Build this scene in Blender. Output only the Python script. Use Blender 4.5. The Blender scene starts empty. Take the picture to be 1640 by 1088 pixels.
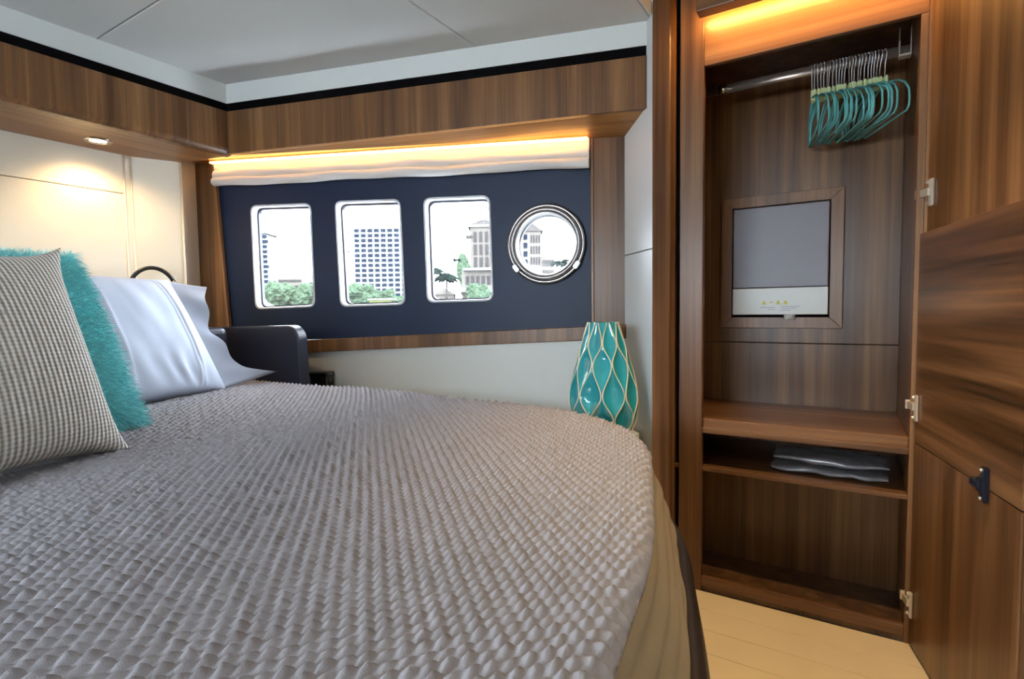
import bpy, bmesh, math, random
import numpy as np
from mathutils import Vector, Matrix, noise as mnoise

random.seed(7)
rng = np.random.default_rng(7)
SC = bpy.context.scene
COL = SC.collection

# ------------------------------------------------------------------ camera
YAW = 0.559486          # camera looks this far to the left of the cabin's Y axis
PITCH = 0.0564884       # downwards
ROLL = 0.01337
EYE = Vector((0.0, 0.0, 1.1))
fwd = Vector((0, math.cos(PITCH), -math.sin(PITCH)))
upv = Vector((0, math.sin(PITCH), math.cos(PITCH)))
rgt = Vector((1, 0, 0))
c_, s_ = math.cos(ROLL), math.sin(ROLL)
r2 = rgt * c_ - upv * s_
u2 = rgt * s_ + upv * c_
RZ = Matrix.Rotation(YAW, 3, 'Z')
fwd, r2, u2 = RZ @ fwd, RZ @ r2, RZ @ u2
cam_d = bpy.data.cameras.new('camera')
cam = bpy.data.objects.new('camera', cam_d)
COL.objects.link(cam)
cam_d.sensor_fit = 'HORIZONTAL'
cam_d.sensor_width = 36.0
cam_d.lens = 866.85 / 1640 * 36.0
cam_d.clip_start = 0.02
cam_d.clip_end = 2000
m = Matrix((r2, u2, -fwd)).transposed().to_4x4()
m.translation = EYE
cam.matrix_world = m
SC.camera = cam

# ------------------------------------------------------------------ world and exposure
world = bpy.data.worlds.new('overcast_sky')
SC.world = world
world.use_nodes = True
bg = world.node_tree.nodes['Background']
bg.inputs['Color'].default_value = (0.78, 0.89, 1.0, 1)
bg.inputs['Strength'].default_value = 22.0
SC.view_settings.view_transform = 'Standard'
SC.view_settings.look = 'None'
SC.view_settings.exposure = 0.68
SC.view_settings.gamma = 1.0
SC.view_settings.use_curve_mapping = False
SC.cycles.max_bounces = 7
SC.cycles.diffuse_bounces = 5
SC.cycles.sample_clamp_indirect = 4.0
SC.cycles.caustics_reflective = False
SC.cycles.caustics_refractive = False

# ------------------------------------------------------------------ materials
MATS = {}

def new_mat(name):
    mt = bpy.data.materials.new(name)
    mt.use_nodes = True
    MATS[name] = mt
    nt = mt.node_tree
    return mt, nt, nt.nodes['Principled BSDF']

def plain(name, col, rough=0.5, metal=0.0, bump=0.0, bscale=200.0, var=0.0, spec=0.5, emit=None, estr=0.0, coat=0.0):
    mt, nt, b = new_mat(name)
    b.inputs['Base Color'].default_value = (*col, 1)
    b.inputs['Roughness'].default_value = rough
    b.inputs['Metallic'].default_value = metal
    b.inputs['Specular IOR Level'].default_value = spec
    b.inputs['Coat Weight'].default_value = coat
    b.inputs['Coat Roughness'].default_value = 0.08
    if emit:
        b.inputs['Emission Color'].default_value = (*emit, 1)
        b.inputs['Emission Strength'].default_value = estr
    if bump or var:
        tc = nt.nodes.new('ShaderNodeTexCoord')
        nz = nt.nodes.new('ShaderNodeTexNoise')
        nz.inputs['Scale'].default_value = bscale
        nz.inputs['Detail'].default_value = 3
        nt.links.new(tc.outputs['Object'], nz.inputs['Vector'])
        if bump:
            bp = nt.nodes.new('ShaderNodeBump')
            bp.inputs['Strength'].default_value = bump
            bp.inputs['Distance'].default_value = 0.002
            nt.links.new(nz.outputs['Fac'], bp.inputs['Height'])
            nt.links.new(bp.outputs['Normal'], b.inputs['Normal'])
        if var:
            mx = nt.nodes.new('ShaderNodeMix')
            mx.data_type = 'RGBA'
            mx.inputs['A'].default_value = (*[c * (1 - var) for c in col], 1)
            mx.inputs['B'].default_value = (*[min(1, c * (1 + var)) for c in col], 1)
            nt.links.new(nz.outputs['Fac'], mx.inputs['Factor'])
            nt.links.new(mx.outputs['Result'], b.inputs['Base Color'])
    return mt

def wood(name, grain='z', tone=1.0, warm=1.0, freq=1.0, rough=0.33, contrast=1.0):
    """walnut veneer: streaks run along the grain axis of the object's own coordinates"""
    mt, nt, b = new_mat(name)
    tc = nt.nodes.new('ShaderNodeTexCoord')
    def noise_layer(hi, lo, detail, dist):
        mp = nt.nodes.new('ShaderNodeMapping')
        sc = [hi, hi, hi]
        sc['xyz'.index(grain)] = lo
        mp.inputs['Scale'].default_value = sc
        nz = nt.nodes.new('ShaderNodeTexNoise')
        nz.inputs['Scale'].default_value = 1.0
        nz.inputs['Detail'].default_value = detail
        nz.inputs['Roughness'].default_value = 0.6
        nz.inputs['Distortion'].default_value = dist
        nt.links.new(tc.outputs['Object'], mp.inputs['Vector'])
        nt.links.new(mp.outputs['Vector'], nz.inputs['Vector'])
        return nz
    n1 = noise_layer(26 * freq, 0.7, 4, 0.6)
    n2 = noise_layer(130 * freq, 1.6, 3, 0.2)
    n3 = noise_layer(9 * freq, 0.35, 2, 0.3)
    def mix(a, bb, f):
        mx = nt.nodes.new('ShaderNodeMix')
        mx.data_type = 'FLOAT'
        mx.inputs['Factor'].default_value = f
        nt.links.new(a, mx.inputs['A'])
        nt.links.new(bb, mx.inputs['B'])
        return mx.outputs['Result']
    f = mix(mix(n1.outputs['Fac'], n2.outputs['Fac'], 0.30), n3.outputs['Fac'], 0.42)
    rp = nt.nodes.new('ShaderNodeValToRGB')
    cr = rp.color_ramp
    mid = (0.140, 0.062, 0.0225)
    dk = (0.046, 0.0175, 0.0065)
    lt = (0.285, 0.143, 0.056)
    def tn(c):
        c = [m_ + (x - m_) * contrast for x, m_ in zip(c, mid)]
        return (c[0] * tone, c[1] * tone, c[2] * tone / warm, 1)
    cr.elements[0].position = 0.35
    cr.elements[0].color = tn(dk)
    cr.elements[1].position = 0.67
    cr.elements[1].color = tn(lt)
    e = cr.elements.new(0.5)
    e.color = tn(mid)
    nt.links.new(f, rp.inputs['Fac'])
    nt.links.new(rp.outputs['Color'], b.inputs['Base Color'])
    b.inputs['Roughness'].default_value = rough
    b.inputs['Specular IOR Level'].default_value = 0.4
    bp = nt.nodes.new('ShaderNodeBump')
    bp.inputs['Strength'].default_value = 0.06
    bp.inputs['Distance'].default_value = 0.001
    nt.links.new(n2.outputs['Fac'], bp.inputs['Height'])
    nt.links.new(bp.outputs['Normal'], b.inputs['Normal'])
    return mt

def knit(name, c1, c2, fu, fv, bump=0.7):
    """woven cloth driven by the mesh's own UV map: fu ribs across, fv stitches along"""
    mt, nt, b = new_mat(name)
    uv = nt.nodes.new('ShaderNodeUVMap')
    sp = nt.nodes.new('ShaderNodeSeparateXYZ')
    nt.links.new(uv.outputs['UV'], sp.inputs['Vector'])
    def wave(src, k):
        a = nt.nodes.new('ShaderNodeMath'); a.operation = 'MULTIPLY'
        a.inputs[1].default_value = k * 2 * math.pi
        nt.links.new(src, a.inputs[0])
        s = nt.nodes.new('ShaderNodeMath'); s.operation = 'SINE'
        nt.links.new(a.outputs[0], s.inputs[0])
        return s.outputs[0]
    wu, wv = wave(sp.outputs['X'], fu), wave(sp.outputs['Y'], fv)
    ad = nt.nodes.new('ShaderNodeMath'); ad.operation = 'MULTIPLY_ADD'
    ad.inputs[1].default_value = 0.30
    nt.links.new(wv, ad.inputs[0]); nt.links.new(wu, ad.inputs[2])
    mr = nt.nodes.new('ShaderNodeMapRange')
    mr.inputs['From Min'].default_value = -1.1
    mr.inputs['From Max'].default_value = 0.9
    nt.links.new(ad.outputs[0], mr.inputs['Value'])
    mx = nt.nodes.new('ShaderNodeMix'); mx.data_type = 'RGBA'
    mx.inputs['A'].default_value = (*c1, 1)
    mx.inputs['B'].default_value = (*c2, 1)
    nt.links.new(mr.outputs[0], mx.inputs['Factor'])
    nt.links.new(mx.outputs['Result'], b.inputs['Base Color'])
    bp = nt.nodes.new('ShaderNodeBump')
    bp.inputs['Strength'].default_value = bump
    bp.inputs['Distance'].default_value = 0.004
    nt.links.new(mr.outputs[0], bp.inputs['Height'])
    nt.links.new(bp.outputs['Normal'], b.inputs['Normal'])
    b.inputs['Roughness'].default_value = 0.9
    b.inputs['Specular IOR Level'].default_value = 0.15
    return mt

wood('walnut_vertical', 'z')
wood('walnut_beam', 'z', tone=1.0)
wood('walnut_lengthwise', 'x', tone=1.0)
wood('walnut_soffit', 'x', tone=1.65, warm=1.12)  # raised warm tone puts the LED bounce into the soffit colour
wood('walnut_door_band', 'x', tone=0.95, freq=0.7, rough=0.28, contrast=1.55)
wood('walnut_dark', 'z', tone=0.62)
wood('walnut_light', 'x', tone=1.5, contrast=0.6)
wood('walnut_light_upright', 'z', tone=1.5, contrast=0.6)
plain('ceiling_white', (0.70, 0.72, 0.71), 0.55)
plain('cove_white', (0.74, 0.77, 0.75), 0.5)
plain('wall_white', (0.72, 0.75, 0.76), 0.45)
plain('hull_lining', (0.70, 0.70, 0.66), 0.5, bump=0.1, bscale=500)
plain('cream_leather', (0.74, 0.68, 0.57), 0.48, bump=0.12, bscale=700)
plain('cream_piping', (0.80, 0.74, 0.60), 0.4)
plain('black_gap', (0.0025, 0.0025, 0.003), 0.8, spec=0.05)
plain('navy_panel', (0.005, 0.014, 0.042), 0.48, bump=0.05, bscale=900, spec=0.35)
plain('navy_leather', (0.016, 0.019, 0.035), 0.36, bump=0.15, bscale=900)
plain('brown_black_leather', (0.018, 0.012, 0.010), 0.35, bump=0.15, bscale=900)
plain('frame_white', (0.78, 0.82, 0.9), 0.25)
plain('gasket', (0.01, 0.008, 0.02), 0.4)
plain('chrome', (0.55, 0.54, 0.55), 0.14, metal=1.0)
plain('satin_steel', (0.26, 0.245, 0.24), 0.32, metal=0.9)
plain('nickel', (0.70, 0.64, 0.55), 0.25, metal=1.0)
plain('rail_steel', (0.42, 0.35, 0.30), 0.30, metal=0.8)
plain('hinge_metal', (0.78, 0.72, 0.62), 0.3, metal=0.5)
plain('hook_metal', (0.80, 0.80, 0.86), 0.25, metal=0.5)
plain('ring_metal', (0.36, 0.34, 0.34), 0.2, metal=1.0)
plain('bracket_metal', (0.80, 0.74, 0.66), 0.3, metal=0.4)
plain('quilt', (0.295, 0.280, 0.296), 0.85, bump=0.35, bscale=900, spec=0.15, var=0.06)
plain('quilt_warm_lit', (0.215, 0.165, 0.105), 0.9, bump=0.3, bscale=500, spec=0.1)  # same cloth as quilt, with the darker tan of warm light in its colour
plain('white_cotton', (0.44, 0.48, 0.57), 0.8, bump=0.12, bscale=300, spec=0.15)
plain('blind_cloth', (0.74, 0.71, 0.68), 0.85, bump=0.2, bscale=350, spec=0.1)
plain('teal_fur', (0.16, 0.70, 0.76), 0.9, var=0.25, bscale=40, spec=0.1)
plain('teal_fur_tip', (0.36, 0.92, 0.98), 0.85, var=0.25, bscale=40, spec=0.1)
plain('teal_glaze', (0.015, 0.28, 0.33), 0.12, spec=0.6, var=0.25, bscale=14, coat=0.6)
plain('gold_cream', (0.74, 0.69, 0.52), 0.3)
plain('black_plastic', (0.010, 0.010, 0.010), 0.3)
plain('blue_black_plastic', (0.012, 0.016, 0.030), 0.3)
plain('hanger_teal', (0.15, 0.50, 0.50), 0.55)
plain('hanger_lime', (0.72, 0.80, 0.42), 0.5)
plain('unit_grey', (0.23, 0.205, 0.235), 0.4)
plain('unit_white', (0.78, 0.77, 0.70), 0.35)
plain('warning_yellow', (0.72, 0.62, 0.03), 0.4)
plain('print_grey', (0.42, 0.42, 0.46), 0.5)
plain('clear_plastic', (0.26, 0.26, 0.28), 0.15, spec=0.8, var=0.4, bscale=30)
plain('floor_board', (0.78, 0.63, 0.40), 0.38, var=0.08, bscale=6)
plain('floor_base', (0.20, 0.13, 0.07), 0.6)
plain('led_glow', (1, 0.8, 0.45), 0.5, emit=(1.0, 0.50, 0.12), estr=6.5)
plain('led_cornice', (1, 0.8, 0.45), 0.5, emit=(1.0, 0.56, 0.16), estr=66.0)
plain('lamp_lens', (1, 0.9, 0.7), 0.3, emit=(1.0, 0.80, 0.48), estr=14.0)
knit('woven_beige', (0.25, 0.215, 0.165), (0.70, 0.67, 0.63), 42, 60, 0.7)
# glass: thin clear pane
mt, nt, b = new_mat('glass')
b.inputs['Base Color'].default_value = (1, 1, 1, 1)
b.inputs['Roughness'].default_value = 0.0
b.inputs['Alpha'].default_value = 0.06
b.inputs['Specular IOR Level'].default_value = 0.5
# outside
plain('far_white', (0.125, 0.13, 0.135), 0.8, spec=0.0)
plain('far_cream', (0.075, 0.066, 0.058), 0.8, spec=0.0)
plain('far_tan', (0.060, 0.053, 0.046), 0.8, spec=0.0)
plain('far_glass', (0.006, 0.009, 0.015), 0.8, spec=0.0)
plain('far_glass_pale', (0.022, 0.020, 0.020), 0.8, spec=0.0)
plain('far_roof', (0.026, 0.023, 0.022), 0.8, spec=0.0)
plain('far_leaf', (0.028, 0.042, 0.026), 0.8, var=0.55, bscale=0.8, spec=0.0)
plain('far_palm', (0.009, 0.014, 0.012), 0.8, spec=0.0)
plain('far_trunk', (0.035, 0.03, 0.026), 0.8, spec=0.0)
plain('far_ground', (0.09, 0.092, 0.09), 0.8, var=0.2, bscale=0.05, spec=0.0)
plain('far_sign', (0.06, 0.065, 0.025), 0.8, spec=0.0)

# ------------------------------------------------------------------ helpers
def link(o, parent=None):
    COL.objects.link(o)
    if parent is not None:
        o.parent = parent
    return o

def tag(o, label=None, cat=None, group=None, kind=None):
    if label: o['label'] = label
    if cat: o['category'] = cat
    if group: o['group'] = group
    if kind: o['kind'] = kind
    return o

def thing(name, label, cat, loc=(0, 0, 0), rz=0.0, group=None, kind=None):
    o = bpy.data.objects.new(name, None)
    o.empty_display_size = 0.05
    o.location = loc
    o.rotation_euler = (0, 0, rz)
    link(o)
    return tag(o, label, cat, group, kind)

def add_mesh(name, verts, faces, mat, parent=None, loc=(0, 0, 0), rz=0.0, smooth=False):
    me = bpy.data.meshes.new(name)
    me.from_pydata([tuple(v) for v in verts], [], [tuple(f) for f in faces])
    me.materials.append(MATS[mat])
    if smooth:
        me.polygons.foreach_set('use_smooth', [True] * len(me.polygons))
    me.update()
    o = bpy.data.objects.new(name, me)
    o.location = loc
    o.rotation_euler = (0, 0, rz)
    return link(o, parent)

def from_bm(name, bm, mat, parent=None, loc=(0, 0, 0), rz=0.0, smooth=False):
    me = bpy.data.meshes.new(name)
    bm.normal_update()
    bm.to_mesh(me)
    bm.free()
    me.materials.append(MATS[mat])
    if smooth:
        me.polygons.foreach_set('use_smooth', [True] * len(me.polygons))
    o = bpy.data.objects.new(name, me)
    o.location = loc
    o.rotation_euler = (0, 0, rz)
    return link(o, parent)

def grid_mesh(name, P, mat, parent=None, loc=(0, 0, 0), rz=0.0, smooth=True, closed_u=False, keep=None, uv=None):
    """P: (nu, nv, 3) array of points -> quad sheet, fast"""
    nu, nv = P.shape[:2]
    idx = np.arange(nu * nv).reshape(nu, nv)
    if closed_u:
        idx2 = np.vstack([idx, idx[:1]])
    else:
        idx2 = idx
    q = np.stack([idx2[:-1, :-1], idx2[1:, :-1], idx2[1:, 1:], idx2[:-1, 1:]], -1).reshape(-1, 4)
    if keep is not None:
        q = q[keep.reshape(-1)]
        used = np.unique(q)
        remap = np.full(nu * nv, -1)
        remap[used] = np.arange(len(used))
        q = remap[q]
        V = P.reshape(-1, 3)[used]
    else:
        V = P.reshape(-1, 3)
    me = bpy.data.meshes.new(name)
    me.vertices.add(len(V))
    me.vertices.foreach_set('co', V.astype(np.float32).ravel())
    me.loops.add(len(q) * 4)
    me.loops.foreach_set('vertex_index', q.astype(np.int32).ravel())
    me.polygons.add(len(q))
    me.polygons.foreach_set('loop_start', np.arange(0, len(q) * 4, 4, dtype=np.int32))
    me.polygons.foreach_set('loop_total', np.full(len(q), 4, dtype=np.int32))
    me.polygons.foreach_set('use_smooth', np.full(len(q), smooth, dtype=bool))
    if uv is not None:
        l = me.uv_layers.new(name='UVMap')
        l.data.foreach_set('uv', uv.reshape(-1, 2)[q.ravel()].astype(np.float32).ravel())
    me.update(calc_edges=True)
    me.validate()
    me.materials.append(MATS[mat])
    o = bpy.data.objects.new(name, me)
    o.location = loc
    o.rotation_euler = (0, 0, rz)
    return link(o, parent)

def bm_box(bm, x0, x1, y0, y1, z0, z1):
    vs = [bm.verts.new(p) for p in ((x0, y0, z0), (x1, y0, z0), (x1, y1, z0), (x0, y1, z0),
                                    (x0, y0, z1), (x1, y0, z1), (x1, y1, z1), (x0, y1, z1))]
    for f in ((3, 2, 1, 0), (4, 5, 6, 7), (0, 1, 5, 4), (1, 2, 6, 5), (2, 3, 7, 6), (3, 0, 4, 7)):
        bm.faces.new([vs[i] for i in f])

def box(name, x0, x1, y0, y1, z0, z1, mat, parent=None, bev=0.002, seg=2, loc=(0, 0, 0), rz=0.0):
    bm = bmesh.new()
    bm_box(bm, x0, x1, y0, y1, z0, z1)
    if bev:
        bmesh.ops.bevel(bm, geom=list(bm.edges), offset=bev, segments=seg, affect='EDGES', profile=0.5)
    return from_bm(name, bm, mat, parent, loc, rz)

def prism(name, pts, z0, z1, mat, parent=None, bev=0.0, loc=(0, 0, 0), rz=0.0):
    """plan polygon pts (counter-clockwise) extruded from z0 to z1 (each a number or a list per point)"""
    n = len(pts)
    a = z0 if hasattr(z0, '__len__') else [z0] * n
    c = z1 if hasattr(z1, '__len__') else [z1] * n
    bm = bmesh.new()
    lo = [bm.verts.new((p[0], p[1], z)) for p, z in zip(pts, a)]
    hi = [bm.verts.new((p[0], p[1], z)) for p, z in zip(pts, c)]
    bm.faces.new(lo[::-1]); bm.faces.new(hi)
    for i in range(n):
        j = (i + 1) % n
        bm.faces.new((lo[i], lo[j], hi[j], hi[i]))
    if bev:
        bmesh.ops.bevel(bm, geom=list(bm.edges), offset=bev, segments=2, affect='EDGES', profile=0.5)
    return from_bm(name, bm, mat, parent, loc, rz)

def slab(name, outline, y0, y1, mat, parent=None, bev=0.0, loc=(0, 0, 0), rz=0.0, seg=2, smooth=False):
    """outline in (x, z), extruded along y: an upright board of any outline"""
    bm = bmesh.new()
    a = [bm.verts.new((p[0], y0, p[1])) for p in outline]
    c = [bm.verts.new((p[0], y1, p[1])) for p in outline]
    n = len(outline)
    bm.faces.new(a); bm.faces.new(c[::-1])
    for i in range(n):
        j = (i + 1) % n
        bm.faces.new((a[j], a[i], c[i], c[j]))
    bmesh.ops.recalc_face_normals(bm, faces=list(bm.faces))
    if bev:
        bmesh.ops.bevel(bm, geom=list(bm.edges), offset=bev, segments=seg, affect='EDGES', profile=0.5)
    return from_bm(name, bm, mat, parent, loc, rz, smooth)

def bm_tube(bm, pts, r, n=8, cap=True):
    pts = [Vector(p) for p in pts]
    rad = r if hasattr(r, '__len__') else [r] * len(pts)
    rings = []
    ref = Vector((0, 0, 1))
    for i, p in enumerate(pts):
        t = (pts[min(i + 1, len(pts) - 1)] - pts[max(i - 1, 0)]).normalized()
        if abs(t.dot(ref)) > 0.95:
            ref = Vector((1, 0, 0)) if abs(t.x) < 0.9 else Vector((0, 1, 0))
        s = t.cross(ref).normalized()
        ref = s.cross(t).normalized()
        rings.append([bm.verts.new(p + (s * math.cos(2 * math.pi * k / n) + ref * math.sin(2 * math.pi * k / n)) * rad[i]) for k in range(n)])
    for a, c in zip(rings, rings[1:]):
        for k in range(n):
            bm.faces.new((a[k], a[(k + 1) % n], c[(k + 1) % n], c[k]))
    if cap:
        bm.faces.new(rings[0][::-1]); bm.faces.new(rings[-1])

def tube(name, pts, r, mat, parent=None, n=8, loc=(0, 0, 0), rz=0.0):
    bm = bmesh.new()
    bm_tube(bm, pts, r, n)
    return from_bm(name, bm, mat, parent, loc, rz, smooth=True)

def lathe(name, prof, mat, parent=None, n=40, loc=(0, 0, 0), axis='z'):
    """prof: list of (r, h)"""
    bm = bmesh.new()
    rings = []
    for r, h in prof:
        ring = []
        for k in range(n):
            a = 2 * math.pi * k / n
            p = (r * math.cos(a), r * math.sin(a), h)
            if axis == 'y':
                p = (r * math.cos(a), h, r * math.sin(a))
            ring.append(bm.verts.new(p))
        rings.append(ring)
    for a, c in zip(rings, rings[1:]):
        for k in range(n):
            bm.faces.new((a[k], a[(k + 1) % n], c[(k + 1) % n], c[k]))
    bmesh.ops.recalc_face_normals(bm, faces=list(bm.faces))
    return from_bm(name, bm, mat, parent, loc, 0, smooth=True)

def dup(o, parent=None):
    n = o.copy()
    link(n, parent)
    return n

def rrect(x0, x1, z0, z1, r, n=6):
    """rounded rectangle outline, counter-clockwise seen from -y"""
    pts = []
    for cx, cz, a0 in ((x1 - r, z0 + r, -90), (x1 - r, z1 - r, 0), (x0 + r, z1 - r, 90), (x0 + r, z0 + r, 180)):
        for k in range(n + 1):
            a = math.radians(a0 + 90 * k / n)
            pts.append((cx + r * math.cos(a), cz + r * math.sin(a)))
    return pts

def rquad(q, r, n=6):
    """rounded quad: q = corners bl, br, tr, tl (x, z)"""
    q = [np.array(p, float) for p in q]
    out = []
    for i in range(4):
        p, a, c = q[i], q[i - 1], q[(i + 1) % 4]
        d0 = (a - p) / np.linalg.norm(a - p)
        d1 = (c - p) / np.linalg.norm(c - p)
        for k in range(n + 1):
            t = k / n
            P0, P2 = p + d0 * r, p + d1 * r
            out.append(tuple((1 - t) ** 2 * P0 + 2 * t * (1 - t) * p + t * t * P2))
    return out

def smoothstep(a, b, x):
    t = np.clip((x - a) / (b - a), 0, 1)
    return t * t * (3 - 2 * t)

def arr_noise(P, scale, amp):
    return np.array([mnoise.noise(Vector(p) * scale) for p in P.reshape(-1, 3)]).reshape(P.shape[:-1]) * amp

# ================================================================== STRUCTURE
WX = -2.95            # head wall
ZC = 2.18             # ceiling over the bed
ZP = 2.38             # higher ceiling over the passage
HULL_A = math.radians(16.5)
HO = (-0.836, 2.247, 0.0)     # right end of the hull lining, at the white corner wall
hx = (math.cos(HULL_A), math.sin(HULL_A))
hn = (-math.sin(HULL_A), math.cos(HULL_A))

def hull(s, d=0.0):
    """hull frame -> world plan point; d > 0 outwards"""
    return (HO[0] + hx[0] * s + hn[0] * d, HO[1] + hx[1] * s + hn[1] * d)

# floor of long boards
flo = box('floor', -3.2, 1.6, -1.6, 2.4, -0.08, -0.012, 'floor_base', bev=0)
tag(flo, 'pale yellow boarded cabin floor beside the bed', 'floor', kind='structure')
yb = -1.6
while yb < 2.10:
    w = 0.128
    y1 = min(yb + w - 0.002, 2.12)
    box('floor_board', -3.2, 1.6, yb, y1, -0.012, 0.0, 'floor_board', flo, bev=0.0008, seg=1)
    yb += w

# ceiling: flat core with four panels hung below it and grooves between them
cei = box('ceiling', -3.2, -0.655, -1.6, 2.6, ZC + 0.012, ZC + 0.06, 'ceiling_white', bev=0)
tag(cei, 'off white cabin ceiling of large padded panels', 'ceiling', kind='structure')
g = 0.003
for (x0, x1, y0, y1) in ((-3.0, -1.33, -1.6, 1.0), (-3.0, -1.33, 1.0, 2.5), (-1.33, -0.655, -1.6, 1.0), (-1.33, -0.655, 1.0, 2.5)):
    box('ceiling_panel', x0 + g, x1 - g, y0 + g, y1 - g, ZC, ZC + 0.014, 'ceiling_white', cei, bev=0.003)

box('ceiling_edge', -0.655, -0.643, -1.6, 2.03, ZC - 0.002, ZP + 0.02, 'cove_white', cei, bev=0.002)
cp = box('ceiling_passage', -0.64, 1.6, -1.6, 2.6, ZP, ZP + 0.05, 'ceiling_white', bev=0)
tag(cp, 'higher white ceiling over the passage in front of the wardrobe', 'ceiling', kind='structure')
# beam corner in plan
CX, CY = -2.53, 1.517
BE = (-0.674, 2.067)       # beam end at the white corner wall
bl = math.hypot(BE[0] - CX, BE[1] - CY)
BA = math.atan2(BE[1] - CY, BE[0] - CX)
bxv = (math.cos(BA), math.sin(BA)); bnv = (-math.sin(BA), math.cos(BA))
ZB1, ZB0 = 2.055, 1.858
ext = 0.10

# hull side beam: fascia + sloping soffit, in its own frame
be = thing('trim_1', 'walnut beam over the blacked out windows with a glowing strip below', 'beam', (CX, CY, 0), BA, kind='structure')
slab('fascia', [(-0.02, ZB0), (bl + ext, ZB0), (bl + ext, ZB1), (-0.02, ZB1)], 0, 0.018, 'walnut_beam', be, bev=0.002)
def b2(s, d=0.0):
    p = hull(s, d)
    v = (p[0] - CX, p[1] - CY)
    return (v[0] * bxv[0] + v[1] * bxv[1], v[0] * bnv[0] + v[1] * bnv[1])
pl, pr_ = b2(-2.6, -0.012), b2(0.08, -0.012)
zl, zr = 1.902, 1.818
add_mesh('soffit', [(-0.35, 0.018, ZB0), (bl + ext, 0.018, ZB0), (pr_[0], pr_[1], zr), (pl[0], pl[1], zl),
                    (-0.35, 0.018, ZB0 + 0.012), (bl + ext, 0.018, ZB0 + 0.012), (pr_[0], pr_[1], zr + 0.012), (pl[0], pl[1], zl + 0.012)],
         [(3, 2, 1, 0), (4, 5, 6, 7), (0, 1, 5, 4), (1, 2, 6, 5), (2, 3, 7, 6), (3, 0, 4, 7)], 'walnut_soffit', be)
# head side beam with rounded lower lip and deep soffit
bh = thing('trim_2', 'walnut beam with rounded lip over the bed head holding a small round downlight', 'beam', (CX, CY, 0), kind='structure')
prof = [(0.0, ZB1), (0.0, 1.885)]
for k in range(7):
    a = math.radians(90 * k / 6)
    prof.append((-0.022 + 0.022 * math.cos(a), 1.885 - 0.030 * math.sin(a)))
prof += [(-0.05, 1.853), (-0.05, ZB1)]
V, F = [], []
for y in (-3.0, 0.02):
    V += [(p[0], y, p[1]) for p in prof]
n_ = len(prof)
for i in range(n_):
    j = (i + 1) % n_
    F.append((i, j, n_ + j, n_ + i))
F += [tuple(range(n_))[::-1], tuple(range(n_, 2 * n_))]
add_mesh('fascia', V, F, 'walnut_beam', bh)
wood('walnut_soffit_lit_y', 'y', tone=1.65, warm=1.12)  # LED bounce painted into the tone here too, grain along y
prism('soffit', [(-0.48, -3.0), (-0.03, -3.0), (-0.03, 0.02), (-0.30, -0.05), (-0.48, -0.05)], 1.856, 1.872, 'walnut_soffit_lit_y', bh)

# black shadow gaps and white coves above both beams
tr = thing('trim_3', 'black recessed strip between walnut beam and white cove over the windows', 'trim', (CX, CY, 0), BA, kind='structure')
slab('gap_strip', [(-0.02, ZB1), (bl + ext, ZB1), (bl + ext, 2.092), (-0.02, 2.092)], 0.004, 0.02, 'black_gap', tr)
tr = thing('trim_4', 'black recessed strip between walnut beam and white cove over the bed head', 'trim', (CX, CY, 0), kind='structure')
box('gap_strip', -0.02, -0.004, -3.0, 0.02, ZB1, 2.092, 'black_gap', tr, bev=0)
tr = thing('trim_5', 'white cove band under the ceiling along the window side', 'trim', (CX, CY, 0), BA, kind='structure')
slab('cove_band', [(0.0, 2.092), (bl + ext, 2.092), (bl + ext, ZC), (0.0, ZC)], 0.0, 0.03, 'cove_white', tr)
tr = thing('trim_6', 'white cove band under the ceiling along the head side', 'trim', (CX, CY, 0), kind='structure')
box('cove_band', -0.03, 0.0, -3.0, 0.0, 2.092, ZC, 'cove_white', tr, bev=0)

# head wall with upholstered panels and a double piping
wl = box('wall_left', WX - 0.06, WX - 0.02, -1.6, 1.75, 0.0, 2.1, 'cream_leather', bev=0)
tag(wl, 'cream leather wall behind the bed head with double piping', 'wall', kind='structure')
for (y0, y1, z0, z1) in ((-1.6, 1.243, 0.0, 1.672), (-1.6, 1.243, 1.675, 1.86), (1.247, 1.273, 0.0, 1.86)):
    box('upholstery_panel', WX - 0.03, WX, y0, y1, z0, z1, 'cream_leather', wl, bev=0.003)
prism('upholstery_panel', [(WX - 0.03, 1.277), (WX, 1.277), (WX + 0.02, 1.32), (WX + 0.085, 1.455), (WX + 0.06, 1.47), (WX - 0.03, 1.35)], 0.0, 1.86, 'cream_leather', wl)
for yy in (1.245, 1.275):
    tube('piping', [(WX + 0.001, yy, 0.3), (WX + 0.001, yy, 1.86)], 0.0042, 'cream_piping', wl, n=10)
tube('piping', [(WX + 0.088, 1.461, 0.3), (WX + 0.088, 1.461, 1.86)], 0.005, 'cream_piping', wl, n=10)

# hull side: blacked-out window panel with three openings and a porthole, all in the hull frame
win = [  # bl, br, tr, tl in (s, z)
    [(-1.896, 1.120), (-1.543, 1.129), (-1.548, 1.640), (-1.902, 1.652)],
    [(-1.387, 1.127), (-1.040, 1.132), (-1.053, 1.628), (-1.401, 1.641)],
    [(-0.915, 1.140), (-0.592, 1.144), (-0.603, 1.615), (-0.923, 1.625)]]
PC, PR = (-0.337, 1.386), 0.175
wf = thing('wall_far', 'navy blue black window panel on the hull side pierced by windows and porthole', 'wall', HO, HULL_A, kind='structure')
bm = bmesh.new()
outer = [(-2.6, 0.93), (0.05, 1.0), (0.05, 1.84), (-2.6, 1.93)]
loops = [outer] + [rquad(q, 0.035, 5) for q in win] + [[(PC[0] + 0.152 * math.cos(2 * math.pi * k / 48), PC[1] + 0.152 * math.sin(2 * math.pi * k / 48)) for k in range(48)]]
edges = []
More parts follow.
